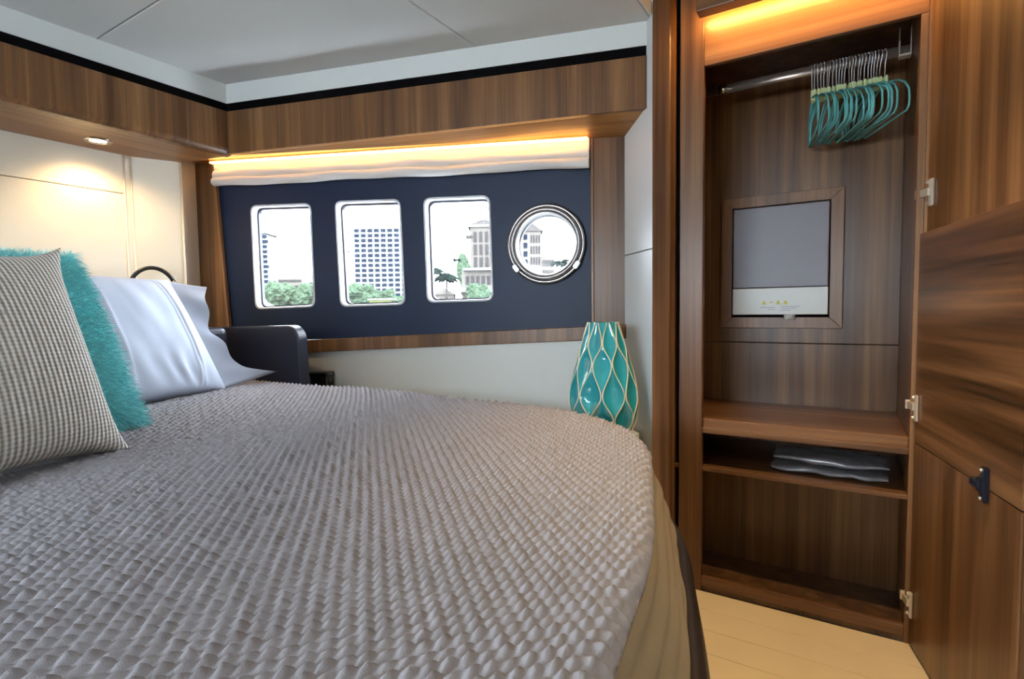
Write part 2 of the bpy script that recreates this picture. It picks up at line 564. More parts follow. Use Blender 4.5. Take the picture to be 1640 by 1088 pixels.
for lp in loops:
    vs = [bm.verts.new((p[0], 0, p[1])) for p in lp]
    for i in range(len(vs)):
        edges.append(bm.edges.new((vs[i], vs[(i + 1) % len(vs)])))
bmesh.ops.triangle_fill(bm, use_beauty=True, use_dissolve=False, edges=edges)
# drop triangles that fell inside an opening
def inside(p, lp):
    c = False
    for i in range(len(lp)):
        a, d = lp[i], lp[i - 1]
        if (a[1] > p[1]) != (d[1] > p[1]) and p[0] < (d[0] - a[0]) * (p[1] - a[1]) / (d[1] - a[1]) + a[0]:
            c = not c
    return c
kill = [f for f in bm.faces if any(inside((f.calc_center_median().x, f.calc_center_median().z), lp) for lp in loops[1:])]
bmesh.ops.delete(bm, geom=kill, context='FACES_ONLY')
geo = bmesh.ops.extrude_face_region(bm, geom=list(bm.faces))
for v in [e for e in geo['geom'] if isinstance(e, bmesh.types.BMVert)]:
    v.co.y += 0.05
bmesh.ops.recalc_face_normals(bm, faces=list(bm.faces))
from_bm('window_panel', bm, 'navy_panel', wf)

def ring_strip(name, lp0, lp1, y0, y1, mat, parent, thick=0.0):
    """sleeve between two outlines at two depths (an open tube), with a little thickness outwards"""
    V = [(p[0], y0, p[1]) for p in lp0] + [(p[0], y1, p[1]) for p in lp1]
    n = len(lp0)
    F = [(i, (i + 1) % n, n + (i + 1) % n, n + i) for i in range(n)]
    return add_mesh(name, V, F, mat, parent, smooth=True)

def shrink(q, d):
    c = np.mean(q, 0)
    return [tuple(c + (np.array(p) - c) * (1 - d / np.abs(np.array(p) - c))) for p in q]

wlab = ['white framed rectangular hull window beside the walnut post at the bed head',
        'white framed rectangular hull window between two others with a view of a tall tower',
        'white framed rectangular hull window beside the round porthole']
for i, q in enumerate(win):
    w = thing('window_%d' % (i + 1), wlab[i], 'window', HO, HULL_A, kind='structure')
    a = rquad(q, 0.035, 6)
    lip = rquad(shrink(q, -0.006), 0.040, 6)
    innr = rquad(shrink(q, 0.004), 0.034, 6)
    in2 = rquad(shrink(q, 0.012), 0.030, 6)
    in3 = rquad(shrink(q, 0.016), 0.028, 6)
    V = []
    prof_l = [(lip, -0.001), (lip, -0.005), (rquad(shrink(q, 0.002), 0.035, 6), -0.006), (innr, 0.0), (innr, 0.046)]
    n = len(a)
    for lp, y in prof_l:
        V += [(p[0], y, p[1]) for p in lp]
    F = [(k * n + j, k * n + (j + 1) % n, (k + 1) * n + (j + 1) % n, (k + 1) * n + j) for k in range(len(prof_l) - 1) for j in range(n)]
    add_mesh('frame', V, F, 'frame_white', w, smooth=True)
    prof_g = [(innr, 0.034), (in2, 0.034), (in2, 0.052)]
    V = []
    for lp, y in prof_g:
        V += [(p[0], y, p[1]) for p in lp]
    F = [(k * n + j, k * n + (j + 1) % n, (k + 1) * n + (j + 1) % n, (k + 1) * n + j) for k in range(2) for j in range(n)]
    add_mesh('gasket', V, F, 'gasket', w)
    slab('pane', rquad(shrink(q, 0.008), 0.030, 6), 0.044, 0.048, 'glass', w)

w = thing('window_4', 'round opening porthole with polished chrome rings in navy panel', 'window', (*hull(PC[0]), PC[1]), HULL_A, kind='structure')
lathe('outer_ring', [(0.158, 0.03), (0.178, 0.0), (0.179, -0.012), (0.175, -0.020), (0.168, -0.024), (0.161, -0.020), (0.159, -0.006)], 'ring_metal', w, 64, axis='y')
lathe('opening_ring', [(0.160, 0.0), (0.160, -0.026), (0.157, -0.034), (0.150, -0.036), (0.140, -0.031), (0.1335, -0.018), (0.131, 0.03), (0.131, 0.06)], 'satin_steel', w, 64, axis='y')
lathe('rim_seal', [(0.132, 0.02), (0.128, 0.024), (0.128, 0.035)], 'gasket', w, 64, axis='y')
slab('pane', [(0.130 * math.cos(2 * math.pi * k / 48), 0.130 * math.sin(2 * math.pi * k / 48)) for k in range(48)], 0.026, 0.030, 'glass', w)
for ang in (218, 325):
    a = math.radians(ang)
    bm = bmesh.new()
    cx, cz = 0.170 * math.cos(a), 0.170 * math.sin(a)
    bm_box(bm, -0.018, 0.018, -0.040, -0.018, -0.010, 0.010)
    bmesh.ops.bevel(bm, geom=list(bm.edges), offset=0.004, segments=2, affect='EDGES')
    bmesh.ops.rotate(bm, verts=list(bm.verts), cent=(0, 0, 0), matrix=Matrix.Rotation(-(a + math.pi / 2), 3, 'Y'))
    bmesh.ops.translate(bm, verts=list(bm.verts), vec=(cx, 0, cz))
    from_bm('clamp', bm, 'satin_steel', w)

# walnut posts left and right of the panel, sill board and white lining below
t = thing('trim_7', 'slanted walnut post between cream wall and navy window panel', 'post', HO, HULL_A, kind='structure')
slab('board', [(-2.60, 0.60), (-2.040, 0.60), (-2.122, 1.92), (-2.60, 1.92)], -0.022, -0.003, 'walnut_vertical', t, bev=0.003)
slab('edge_strip', [(-2.040, 0.60), (-2.028, 0.60), (-2.110, 1.92), (-2.122, 1.92)], -0.026, -0.003, 'walnut_light_upright', t, bev=0.002)
t = thing('trim_8', 'walnut post between porthole panel and white corner wall', 'post', HO, HULL_A, kind='structure')
slab('board', [(-0.124, 0.97), (0.05, 0.98), (0.05, 1.84), (-0.124, 1.84)], -0.016, -0.003, 'walnut_vertical', t, bev=0.002)
slab('edge_strip', [(-0.136, 0.97), (-0.124, 0.97), (-0.124, 1.84), (-0.136, 1.84)], -0.022, -0.003, 'walnut_light_upright', t, bev=0.002)
t = thing('trim_9', 'narrow walnut sill board under the navy window panel', 'sill', HO, HULL_A, kind='structure')
slab('board', [(-2.5, 0.850), (0.05, 0.968), (0.05, 1.028), (-2.5, 0.915)], -0.030, -0.004, 'walnut_vertical', t, bev=0.003)
t = thing('wall_hull', 'white lining panel on the hull side under the walnut sill', 'wall', HO, HULL_A, kind='structure')
slab('lining_panel', [(-2.5, 0.0), (0.05, 0.0), (0.05, 0.975), (-2.5, 0.86)], -0.012, 0.02, 'hull_lining', t)

# white corner wall between hull and wardrobe (two panels with a seam)
P0, P1 = (-0.633, 2.021), (-0.86, 2.274)
wc = thing('wall_corner', 'white corner wall of two panels between hull post and walnut casing', 'wall', (P0[0], P0[1], 0), kind='structure')
dx, dy = P1[0] - P0[0], P1[1] - P0[1]
L_ = math.hypot(dx, dy)
nx, ny = -dy / L_ * -1, -dx / L_       # outward (away from the room)
for (z0, z1) in ((0.0, 1.319), (1.323, ZP)):
    prism('wall_panel', [(0, 0), (0 + nx * 0.02, 0 - ny * 0.0 + 0.02), (dx + 0.02, dy + 0.02), (dx, dy)], z0, z1, 'wall_white', wc, bev=0.0015)

# shelf top beside the bed on which the vase stands
sh = thing('side_shelf', 'low white shelf between bed and hull lining carrying the teal vase', 'shelf', (-1.6, 1.8, 0))
pp = [(-2.10, 1.69), (-0.80, 1.69), (-0.705, 1.86), (-0.705, 2.07), (-0.845, 2.225), hull(-0.4, -0.015), hull(-1.40, -0.015)]
prism('top', [(p[0] + 1.6, p[1] - 1.8) for p in pp], 0.565, 0.600, 'wall_white', sh, bev=0.003)
prism('cabinet', [(p[0] + 1.6, p[1] - 1.8) for p in [(-2.08, 1.70), (-0.81, 1.70), (-0.72, 1.87), (-0.72, 2.06), (-0.85, 2.20), hull(-0.4, -0.02), hull(-1.38, -0.02)]], 0.0, 0.563, 'wall_white', sh, bev=0.002)

# walnut casing left of the wardrobe: two uprights with a dark joint
YF = 2.108
cs = thing('trim_10', 'walnut casing upright next to the white corner wall', 'post', (-0.6, 2.06, 0), kind='structure')
prism('upright', [(-0.038, -0.044), (0.018, 0.0), (0.026, 0.04), (0.02, 0.10), (-0.02, 0.10)], 0.0, ZP, 'walnut_vertical', cs, bev=0.004)
cs = thing('trim_11', 'walnut casing upright framing the open wardrobe', 'post', (-0.52, 2.108, 0), kind='structure')
box('upright', -0.040, 0.047, 0.0, 0.03, 0.0, ZP, 'walnut_vertical', cs, bev=0.003)
box('dark_joint', -0.075, -0.040, 0.02, 0.035, 0.0, ZP, 'black_gap', cs, bev=0)

# walls out of the picture: right of the doors and behind the camera (with an opposite hull window)
wr = box('wall_right', 0.95, 1.0, -1.6, 2.4, 0.0, ZP, 'wall_white', bev=0)
tag(wr, 'plain white cabin wall beyond the open wardrobe doors', 'wall', kind='structure')
wb = box('wall_back', 0.19, 1.0, 2.14, 2.18, 0.0, ZP, 'wall_white', bev=0)
tag(wb, 'plain white wall beside the wardrobe behind its open doors', 'wall', kind='structure')
wk = box('wall_leak_fill', -0.95, -0.62, 2.30, 2.34, 0.0, ZP, 'walnut_dark', bev=0)  # unseen fill added behind the casing to stop light leaking in
tag(wk, 'unseen dark fill added behind the walnut casing against light leaks', 'wall', kind='structure')
wn = thing('wall_near', 'cabin side behind the camera with a long window', 'wall', (0, -1.55, 0), kind='structure')
for (x0, x1, z0, z1) in ((-3.0, 1.0, 0.0, 1.15), (-3.0, 1.0, 1.62, 2.42), (-3.0, -1.45, 1.15, 1.62), (-0.15, 1.0, 1.15, 1.62)):
    box('wall_panel', x0, x1, -0.05, 0.0, z0, z1, 'wall_white', wn, bev=0)

# ================================================================== WARDROBE
wd = thing('wardrobe', 'open walnut wardrobe with shelves and clothes rail', 'wardrobe', (-0.16, YF, 0))
def W(x): return x + 0.16
DB = 0.55
XL, XR = -0.62, 0.165
ZD = 1.315
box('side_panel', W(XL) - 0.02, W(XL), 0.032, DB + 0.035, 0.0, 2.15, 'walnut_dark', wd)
box('side_panel', W(XR), W(XR) + 0.02, 0.0205, DB + 0.035, 0.0, 2.15, 'walnut_vertical', wd)
box('back_panel', W(XL), W(XR), DB, DB + 0.015, 0.935, 2.15, 'walnut_vertical', wd, bev=0.0015)
box('back_panel', W(XL), W(XR), DB, DB + 0.015, 0.50, 0.932, 'walnut_vertical', wd, bev=0.0015)
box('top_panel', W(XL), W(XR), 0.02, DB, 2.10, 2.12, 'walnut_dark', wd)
box('leak_board', W(XL) - 0.03, W(XR) + 0.06, DB + 0.036, DB + 0.05, 0.0, ZP, 'black_gap', wd, bev=0)  # unseen board added behind the back panels to block leaking light
box('right_stile', W(XR) + 0.0205, W(0.262), -0.001, 0.02, 0.0, ZP, 'walnut_light_upright', wd, bev=0.002)
box('header', W(-0.473), W(XR) + 0.02, 0.0, 0.02, 1.98, ZP - 0.001, 'walnut_light', wd, bev=0.002)
box('cornice', W(-0.473), W(0.25), -0.13, -0.075, 2.115, ZP - 0.001, 'walnut_lengthwise', wd, bev=0.003)
# upper shelf with a stepped front lip
box('shelf', W(XL), W(XR), 0.035, DB, 0.640, 0.662, 'walnut_lengthwise', wd)
box('face_strip', W(XR), W(XR) + 0.02, 0.0, 0.02, 0.0, 1.979, 'walnut_vertical', wd, bev=0.001)
box('shelf_lip', W(-0.473), W(XR), 0.018, 0.036, 0.628, 0.672, 'walnut_light', wd, bev=0.003)
box('shelf_edge', W(-0.473), W(XR), 0.0, 0.018, 0.618, 0.640, 'walnut_lengthwise', wd, bev=0.003)
box('shelf', W(XL), W(XR), 0.006, DB, 0.470, 0.486, 'walnut_lengthwise', wd)
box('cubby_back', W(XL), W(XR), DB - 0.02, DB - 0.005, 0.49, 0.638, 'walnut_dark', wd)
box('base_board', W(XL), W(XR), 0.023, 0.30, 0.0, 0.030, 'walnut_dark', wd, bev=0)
box('lower_back_panel', W(XL), W(XR), 0.30, 0.315, 0.0, 0.468, 'walnut_vertical', wd)
box('base_rail', W(-0.473), W(XR), 0.0, 0.022, 0.020, 0.056, 'walnut_lengthwise', wd, bev=0.002)
box('plinth', W(-0.473), W(0.20), 0.008, 0.03, 0.0, 0.020, 'walnut_dark', wd, bev=0.001)
# mitred hatch frame on the back wall
fx0, fx1, fz0, fz1, fw_ = W(-0.510), W(-0.030), 1.0, 1.585, 0.048
for pts in ([(fx0, fz0), (fx1, fz0), (fx1 - fw_, fz0 + fw_), (fx0 + fw_, fz0 + fw_)],
            [(fx1, fz0), (fx1, fz1), (fx1 - fw_, fz1 - fw_), (fx1 - fw_, fz0 + fw_)],
            [(fx1, fz1), (fx0, fz1), (fx0 + fw_, fz1 - fw_), (fx1 - fw_, fz1 - fw_)],
            [(fx0, fz1), (fx0, fz0), (fx0 + fw_, fz0 + fw_), (fx0 + fw_, fz1 - fw_)]):
    slab('frame_rail', pts, DB - 0.024, DB - 0.002, 'walnut_light_upright', wd, bev=0.0015)
slab('hatch_recess', [(fx0 + fw_, fz0 + fw_), (fx1 - fw_, fz0 + fw_), (fx1 - fw_, fz1 - fw_), (fx0 + fw_, fz1 - fw_)], DB - 0.006, DB - 0.001, 'black_gap', wd)
# clothes rail and bracket
rl = tube('rail', [(W(XL) + 0.02, 0, 0), (W(XR), 0, 0)], 0.018, 'rail_steel', wd, n=24)
for v in rl.data.vertices:
    v.co.y *= 0.55
rl.location = (0, 0.28, 1.985)
tube('rail_end', [(W(-0.475), 0, 0), (W(-0.445), 0, 0)], 0.0195, 'nickel', rl, n=16)
bm = bmesh.new()
for (a, c) in (((0.125, 0.262), (0.129, 0.298)), ((0.158, 0.262), (0.162, 0.298))):
    bm_box(bm, W(a[0]), W(c[0]), a[1], c[1], 1.965, 2.06)
bm_box(bm, W(0.125), W(0.162), 0.262, 0.298, 1.962, 1.970)
bmesh.ops.bevel(bm, geom=list(bm.edges), offset=0.0015, segments=1, affect='EDGES')
from_bm('rail_bracket', bm, 'bracket_metal', wd)

# doors: hinge line at the right jamb
def hinge(parent, z, name='hinge'):
    bm = bmesh.new()
    bm_box(bm, 0.012, 0.024, -0.008, -0.002, z - 0.028, z + 0.028)     # plate on the door
    bm_box(bm, -0.022, 0.016, -0.012, -0.002, z - 0.006, z + 0.010)     # arm
    bm_box(bm, -0.026, -0.018, -0.014, 0.002, z - 0.008, z + 0.012)
    for dz in (-0.022, 0.022):
        bmesh.ops.create_cone(bm, cap_ends=True, segments=10, radius1=0.004, radius2=0.003, depth=0.004,
                              matrix=Matrix.Translation((0.010, -0.009, z + dz)) @ Matrix.Rotation(math.pi / 2, 4, 'X'))
    bmesh.ops.bevel(bm, geom=[e for e in bm.edges if e.calc_length() > 0.006], offset=0.001, segments=1, affect='EDGES')
    for v in bm.verts:
        v.co = Vector((v.co.x * 1.45, v.co.y * 1.3, z + (v.co.z - z) * 1.45))
    return from_bm(name, bm, 'hinge_metal', parent)

# door frame: local x runs from the hinge towards the free edge, local -y faces the room side seen from the camera
def door(angle, x, y):
    o = bpy.data.objects.new('door', None)
    o.empty_display_size = 0.05
    link(o, wd)
    o.location = (W(x), y - YF, 0)
    o.rotation_euler = (0, 0, angle)
    return o
# the part itself must be a mesh: build the leaf as the part and hang its pieces on it
def leaf(pieces, angle, x, y, z0, z1, label):
    core = box('door', 0.0, 0.62, 0.004, 0.022, z0, z1, 'walnut_dark', wd, bev=0.001)
    core.location = (W(x), y - YF, 0)
    core.rotation_euler = (0, 0, angle)
    core['label'] = label
    for (a0, a1, mat_) in pieces:
        box('veneer_panel', 0.002, 0.618, -0.002, 0.0045, a0 + 0.001, a1 - 0.001, mat_, core, bev=0.001)
    return core
AU = math.atan2(-0.908, 0.42)
AL = math.atan2(-0.977, 0.215)
du = leaf([(ZD + 0.004, 2.16, 'walnut_vertical')], AU, 0.194, 2.103, ZD + 0.003, 2.162, 'upper walnut door leaf with upright grain, swung open')
hinge(du, 1.435)
dl = leaf([(0.665, ZD, 'walnut_door_band'), (0.012, 0.662, 'walnut_vertical')], AL, 0.178, 2.103, 0.011, ZD + 0.001, 'lower walnut door leaf with a band of level grain over upright grain')
hinge(dl, 0.775); hinge(dl, 0.145)
# black catch across the joint of the two veneers
bm = bmesh.new()
cx, cz = 0.475, 0.675
bm_box(bm, cx - 0.011, cx + 0.011, -0.014, -0.002, cz - 0.042, cz + 0.042)
bm_box(bm, cx - 0.045, cx, -0.022, -0.006, cz - 0.014, cz + 0.006)
bm_box(bm, cx - 0.016, cx + 0.010, -0.020, -0.010, cz - 0.020, cz + 0.016)
bmesh.ops.bevel(bm, geom=list(bm.edges), offset=0.003, segments=2, affect='EDGES')
ct = from_bm('catch', bm, 'blue_black_plastic', dl)
ct['label'] = 'black spring catch with two screws'
for dz in (-0.033, 0.033):
    bm = bmesh.new()
    bmesh.ops.create_uvsphere(bm, u_segments=12, v_segments=8, radius=0.0055, matrix=Matrix.Translation((cx - 0.001, -0.0145, cz + dz)))
    from_bm('catch_screw', bm, 'chrome', dl, smooth=True)

# wardrobe light strip hidden behind the cornice
ls = thing('led_strip', 'warm light strip behind the cornice above the open wardrobe', 'light', (-0.14, YF - 0.06, 2.15))
box('glow_bar', -0.33, 0.36, -0.006, 0.006, -0.012, 0.004, 'led_cornice', ls, bev=0)
box('channel', -0.335, 0.365, -0.010, 0.010, 0.004, 0.0275, 'satin_steel', ls, bev=0)

# electrical unit in the hatch
un = thing('control_unit', 'grey and white control box with yellow warning triangles inside the walnut hatch frame', 'control box', (-0.27, YF + DB - 0.03, 1.06))
ux0, ux1 = -0.185, 0.188
box('cover', ux0, ux1, -0.012, 0.020, 0.118, 0.470, 'unit_grey', un, bev=0.004)
box('label_panel', ux0, ux1, -0.016, 0.020, 0.0, 0.116, 'unit_white', un, bev=0.002)
for xx in (-0.055, 0.002, 0.030):
    add_mesh('warning_triangle', [(xx - 0.010, -0.0165, 0.045), (xx + 0.010, -0.0165, 0.045), (xx, -0.0165, 0.064), (xx - 0.010, -0.0155, 0.045), (xx + 0.010, -0.0155, 0.045), (xx, -0.0155, 0.064)],
             [(0, 1, 2), (5, 4, 3), (0, 3, 4, 1), (1, 4, 5, 2), (2, 5, 3, 0)], 'warning_yellow', un)
    box('warning_mark', xx - 0.0012, xx + 0.0012, -0.0172, -0.0164, 0.049, 0.057, 'black_plastic', un, bev=0)
box('print_bar', -0.034, -0.018, -0.0168, -0.0158, 0.052, 0.056, 'warning_yellow', un, bev=0)
for (x0, x1, z) in ((-0.070, -0.012, 0.030), (-0.040, -0.012, 0.022), (0.012, 0.085, 0.033), (0.012, 0.070, 0.025), (0.012, 0.052, 0.017)):
    box('print_line', x0, x1, -0.0166, -0.0158, z, z + 0.0028, 'print_grey', un, bev=0)
lathe('knob', [(0.0, -0.020), (0.022, -0.018), (0.024, -0.008), (0.022, 0.004), (0.0, 0.004)], 'unit_white', un, 20, loc=(0.045, 0.0, -0.004), axis='z')

# plastic wrapped linen on the lower shelf
bgp = thing('plastic_bag', 'crumpled clear plastic bag of folded papers lying on the lower wardrobe shelf', 'bag', (-0.06, YF + 0.18, 0.487))
for k, (zz, hh, mt_) in enumerate(((0.0, 0.026, 'clear_plastic'), (0.030, 0.030, 'clear_plastic'))):
    nu, nv = 26, 14
    P = np.zeros((nu * 2, nv, 3))
    for i in range(nu * 2):
        a = 2 * math.pi * i / (nu * 2)
        for j in range(nv):
            t = j / (nv - 1)
            x = -0.18 + 0.36 * t
            e = math.sin(math.pi * min(max(t, 0.02), 0.98)) ** 0.35
            cy = 0.10 * math.copysign(abs(math.cos(a)) ** 0.5, math.cos(a)) * (0.75 + 0.25 * e)
            cz = hh * 0.5 * (1 + math.copysign(abs(math.sin(a)) ** 0.6, math.sin(a)) * e)
            nz = mnoise.noise(Vector((x * 16, cy * 16, k * 5 + cz * 30)))
            P[i, j] = (x + 0.012 * nz, cy + 0.008 * nz + 0.02 * k, zz + max(0.0, cz + 0.006 * nz))
    grid_mesh('wrapped_layer', P, mt_, bgp, closed_u=True)

# hangers
def build_hanger():
    h = bpy.data.objects.new('clothes_hanger', None)
    h.empty_display_size = 0.03
    link(h)
    pts = []
    for k in range(13):                       # hook over the rail (rail centre at the origin)
        a = math.radians(-20 + 215 * k / 12)
        pts.append((0, 0.0145 * math.cos(a), 0.0205 * math.sin(a)))
    pts = pts[::-1]
    hook = pts[::-1][::-1]
    stem = [(0, -0.0163, 0)] if False else []
    path = hook[::-1] + [(0, -0.010, -0.016), (0, -0.001, -0.030), (0, 0.0, -0.085)]
    tube('hook', path, 0.0018, 'hook_metal', h, n=6)
    bm = bmesh.new()
    bm_box(bm, -0.0045, 0.0045, -0.018, 0.018, -0.120, -0.076)
    bmesh.ops.bevel(bm, geom=list(bm.edges), offset=0.003, segments=2, affect='EDGES')
    from_bm('neck', bm, 'hanger_lime', h)
    pth = []
    hw = 0.165
    right = [(0.010, -0.104), (0.05, -0.112), (0.10, -0.130), (0.135, -0.150), (hw - 0.006, -0.180), (hw, -0.215), (hw - 0.004, -0.236), (hw - 0.018, -0.246)]
    pth = [(0, y, z) for y, z in right] + [(0, y, z) for y, z in [(-y, z) for y, z in right][::-1]]
    bm = bmesh.new()
    bm_tube(bm, pth + [pth[0]], 0.0036, 6, cap=False)
    from_bm('arms', bm, 'hanger_teal', h, smooth=True)
    return h
proto = build_hanger()
NH = 24
hlab = 'teal slim hanger with lime neck in the row on the wardrobe rail'
for i in range(NH):
    if i == 0:
        h = proto
    else:
        h = dup(proto)
        for ch in list(proto.children):
            dup(ch, h)
    x = -0.143 + 0.228 * i / (NH - 1) + random.uniform(-0.0015, 0.0015)
    tw = math.radians(13 + 6 * (i / (NH - 1)) + random.uniform(-4, 4))
    if i < 2: tw = math.radians(8)
    h.location = (x, YF + 0.28, 1.985)
    h.rotation_euler = (math.radians(random.uniform(-2, 2)), math.radians(random.uniform(-3, 3)), tw)
    tag(h, hlab, 'hanger', 'hangers on the wardrobe rail')
tag(proto, 'teal slim hanger with lime neck at the end of the row by the empty rail', 'hanger')

# ================================================================== HULL BLIND AND LIGHT STRIP
bd = thing('roman_blind', 'pale cloth roman blind folded up at the top of the navy window panel', 'blind', (*hull(-1.1, -0.03), 1.70), HULL_A)
ns = 160
for k, (dz0, dz1, dep, mt_) in enumerate(((0.075, 0.16, 0.020, 'blind_cloth'), (0.035, 0.085, 0.034, 'blind_cloth'), (0.0, 0.045, 0.044, 'blind_cloth'))):
    nr = 20
    P = np.zeros((nr, ns, 3))
    for j in range(ns):
        s = -2.105 + 1.965 * j / (ns - 1)
        zb = -0.002 + 0.064 * (-(s + 0.14) / 1.98) ** 1.0
        sag = 0.003 * math.sin(s * 7 + k * 2) + 0.0015 * math.sin(s * 19 + k)
        for i in range(nr):
            a = 2 * math.pi * i / nr
            zc = (dz0 + dz1) / 2 + zb + sag * (0.3 if k == 0 else 1.0)
            zz = zc + (dz1 - dz0) / 2 * math.sin(a)
            yy = 0.022 - dep * (0.55 + 0.45 * math.cos(a)) * (1.0 + 0.05 * math.sin(s * 14 + i))
            P[i, j] = (s + 1.1, yy, zz)
    grid_mesh('fold', P, mt_, bd, closed_u=True)
ls = thing('led_strip', 'warm light strip in the soffit above the folded blind', 'light', (*hull(-1.1, -0.055), 1.86), HULL_A)
zz = lambda s: (1.818 + (1.902 - 1.818) * (-(s - 0.08) / 2.68)) - 1.86
add_mesh('glow_bar', [(-1.0, -0.006, zz(-2.1) - 0.012), (0.955, -0.006, zz(-0.145) - 0.012), (0.955, 0.014, zz(-0.145) - 0.012), (-1.0, 0.014, zz(-2.1) - 0.012),
                      (-1.0, -0.006, zz(-2.1) - 0.003), (0.955, -0.006, zz(-0.145) - 0.003), (0.955, 0.014, zz(-0.145) - 0.003), (-1.0, 0.014, zz(-2.1) - 0.003)],
         [(3, 2, 1, 0), (4, 5, 6, 7), (0, 1, 5, 4), (1, 2, 6, 5), (2, 3, 7, 6), (3, 0, 4, 7)], 'led_glow', ls)

# ================================================================== DOWNLIGHTS
def downlight(x, y, z, label, power, col=(1.0, 0.72, 0.38), r=0.039, spot=150, group=None):
    d = thing('downlight', label, 'light', (x, y, z), group=group)
    lathe('bezel', [(r * 0.82, 0.002), (r * 0.84, -0.004), (r * 1.1, -0.006), (r * 1.3, -0.004), (r * 1.35, 0.0)], 'chrome', d, 32)
    lathe('lens', [(0.0001, -0.002), (r * 0.5, -0.0024), (r * 0.83, -0.001)], 'lamp_lens', d, 24)
    ld = bpy.data.lights.new('lamp', 'SPOT')
    ld.energy = power
    ld.color = col
    ld.spot_size = math.radians(spot)
    ld.spot_blend = 0.8
    ld.shadow_soft_size = 0.03
    lo = bpy.data.objects.new('lamp', ld)
    lo.location = (0, 0, -0.02)
    link(lo, d)
    return d
downlight(-2.79, 1.085, 1.855, 'small chrome downlight set in the soffit over the bed head', 9.0)
downlight(-2.79, 0.30, 1.855, 'chrome downlight in the head soffit above the throw pillows', 9.0)
downlight(-0.10, 1.45, ZP, 'chrome ceiling downlight over the passage beside the wardrobe', 64.0, spot=76)
downlight(0.45, 0.6, ZP, 'added unseen ceiling downlight that brightens the open wardrobe doors', 14.0, spot=90)  # added lamp out of view, there to brighten the doors

# ================================================================== BED
ZBED = 0.78
ctrl = [(-2.855, 1.45), (-2.458, 1.505), (-2.0, 1.555), (-1.533, 1.585), (-1.1, 1.58), (-0.775, 1.535), (-0.62, 1.475), (-0.50, 1.385), (-0.393, 1.225), (-0.316, 1.006), (-0.235, 0.748), (-0.199, 0.556),
        (-0.178, 0.419), (-0.170, 0.28), (-0.185, 0.10), (-0.225, -0.08), (-0.31, -0.26), (-0.45, -0.40), (-0.70, -0.48), (-1.2, -0.50), (-2.855, -0.50)]
def catmull(pts, n=14):
    pts = [np.array(p, float) for p in pts]
    out = []
    for i in range(len(pts) - 1):
        p0 = pts[max(i - 1, 0)]; p1 = pts[i]; p2 = pts[i + 1]; p3 = pts[min(i + 2, len(pts) - 1)]
        for k in range(n):
            t = k / n
            out.append(0.5 * ((2 * p1) + (-p0 + p2) * t + (2 * p0 - 5 * p1 + 4 * p2 - p3) * t * t + (-p0 + 3 * p1 - 3 * p2 + p3) * t ** 3))
    out.append(pts[-1])
    return np.array(out)
edge = catmull(ctrl)
tang = np.gradient(edge, axis=0)
tang /= np.linalg.norm(tang, axis=1)[:, None]
enorm = np.stack([-tang[:, 1], tang[:, 0]], 1)         # left of travel
if (enorm[len(edge) // 2] @ np.array([1.0, 0.0])) < 0:
    enorm = -enorm                                      # point outwards
poly = np.vstack([edge, edge[:1]])

def poly_dist(X, Y):
    """signed distance to the spread's outline, positive inside"""
    pts = np.stack([X.ravel(), Y.ravel()], 1)
    out = np.full(len(pts), 1e9)
    ins = np.zeros(len(pts), bool)
    for a, c in zip(poly[:-1], poly[1:]):
        d = c - a
        l2 = d @ d
        if l2 < 1e-12: continue
        t = np.clip(((pts - a) @ d) / l2, 0, 1)
        q = pts - a - t[:, None] * d
        out = np.minimum(out, (q ** 2).sum(1))
        if a[1] != c[1]:
            cond = (a[1] > pts[:, 1]) != (c[1] > pts[:, 1])
            xi = (c[0] - a[0]) * (pts[:, 1] - a[1]) / (c[1] - a[1]) + a[0]
            ins ^= cond & (pts[:, 0] < xi)
    dd = np.sqrt(out)
    return np.where(ins, dd, -dd).reshape(X.shape)

bed = thing('bed', 'dark leather island bed with navy side wing at the head', 'bed', (-1.5, 0.5, 0))
def ring_sheet(name, rows, mat, parent, org):
    """rows: list of (offset outward, z); swept along the bed edge"""
    P = np.zeros((len(rows), len(edge), 3))
    for i, (o_, z_) in enumerate(rows):
        P[i, :, 0] = edge[:, 0] + enorm[:, 0] * o_ - org[0]
        P[i, :, 1] = edge[:, 1] + enorm[:, 1] * o_ - org[1]
        P[i, :, 2] = z_
    return grid_mesh(name, P, mat, parent)
# foot and sides of the base, stopping short of the side shelf
ORG = (-1.5, 0.5)
ring_sheet('base', [(-0.05, 0.03), (0.0, 0.03), (0.03, 0.10), (0.045, 0.30), (0.045, 0.46), (0.03, 0.50), (-0.05, 0.50)], 'brown_black_leather', bed, ORG)
ring_sheet('padded_rim', [(0.038, 0.40), (0.066, 0.405), (0.080, 0.43), (0.086, 0.49), (0.082, 0.545), (0.070, 0.575), (0.050, 0.578), (0.035, 0.55), (0.03, 0.42)], 'brown_black_leather', bed, ORG)
tp = [(p[0] - ORG[0], p[1] - ORG[1]) for p in (edge[::4] - enorm[::4] * 0.05)]
prism('mattress', tp[::-1] if False else tp, 0.30, 0.735, 'white_cotton', bed) if False else None
bm = bmesh.new()
lo = [bm.verts.new((p[0], p[1], 0.30)) for p in tp]
hi = [bm.verts.new((p[0], p[1], 0.735)) for p in tp]
bm.faces.new(lo); bm.faces.new(hi)
for i in range(len(tp)):
    j = (i + 1) % len(tp)
    bm.faces.new((lo[i], lo[j], hi[j], hi[i]))
bmesh.ops.recalc_face_normals(bm, faces=list(bm.faces))
from_bm('mattress', bm, 'white_cotton', bed)
box('headboard', -1.355, -1.10, -0.98, 1.02, 0.0, 1.03, 'navy_leather', bed, bev=0.03, seg=4)
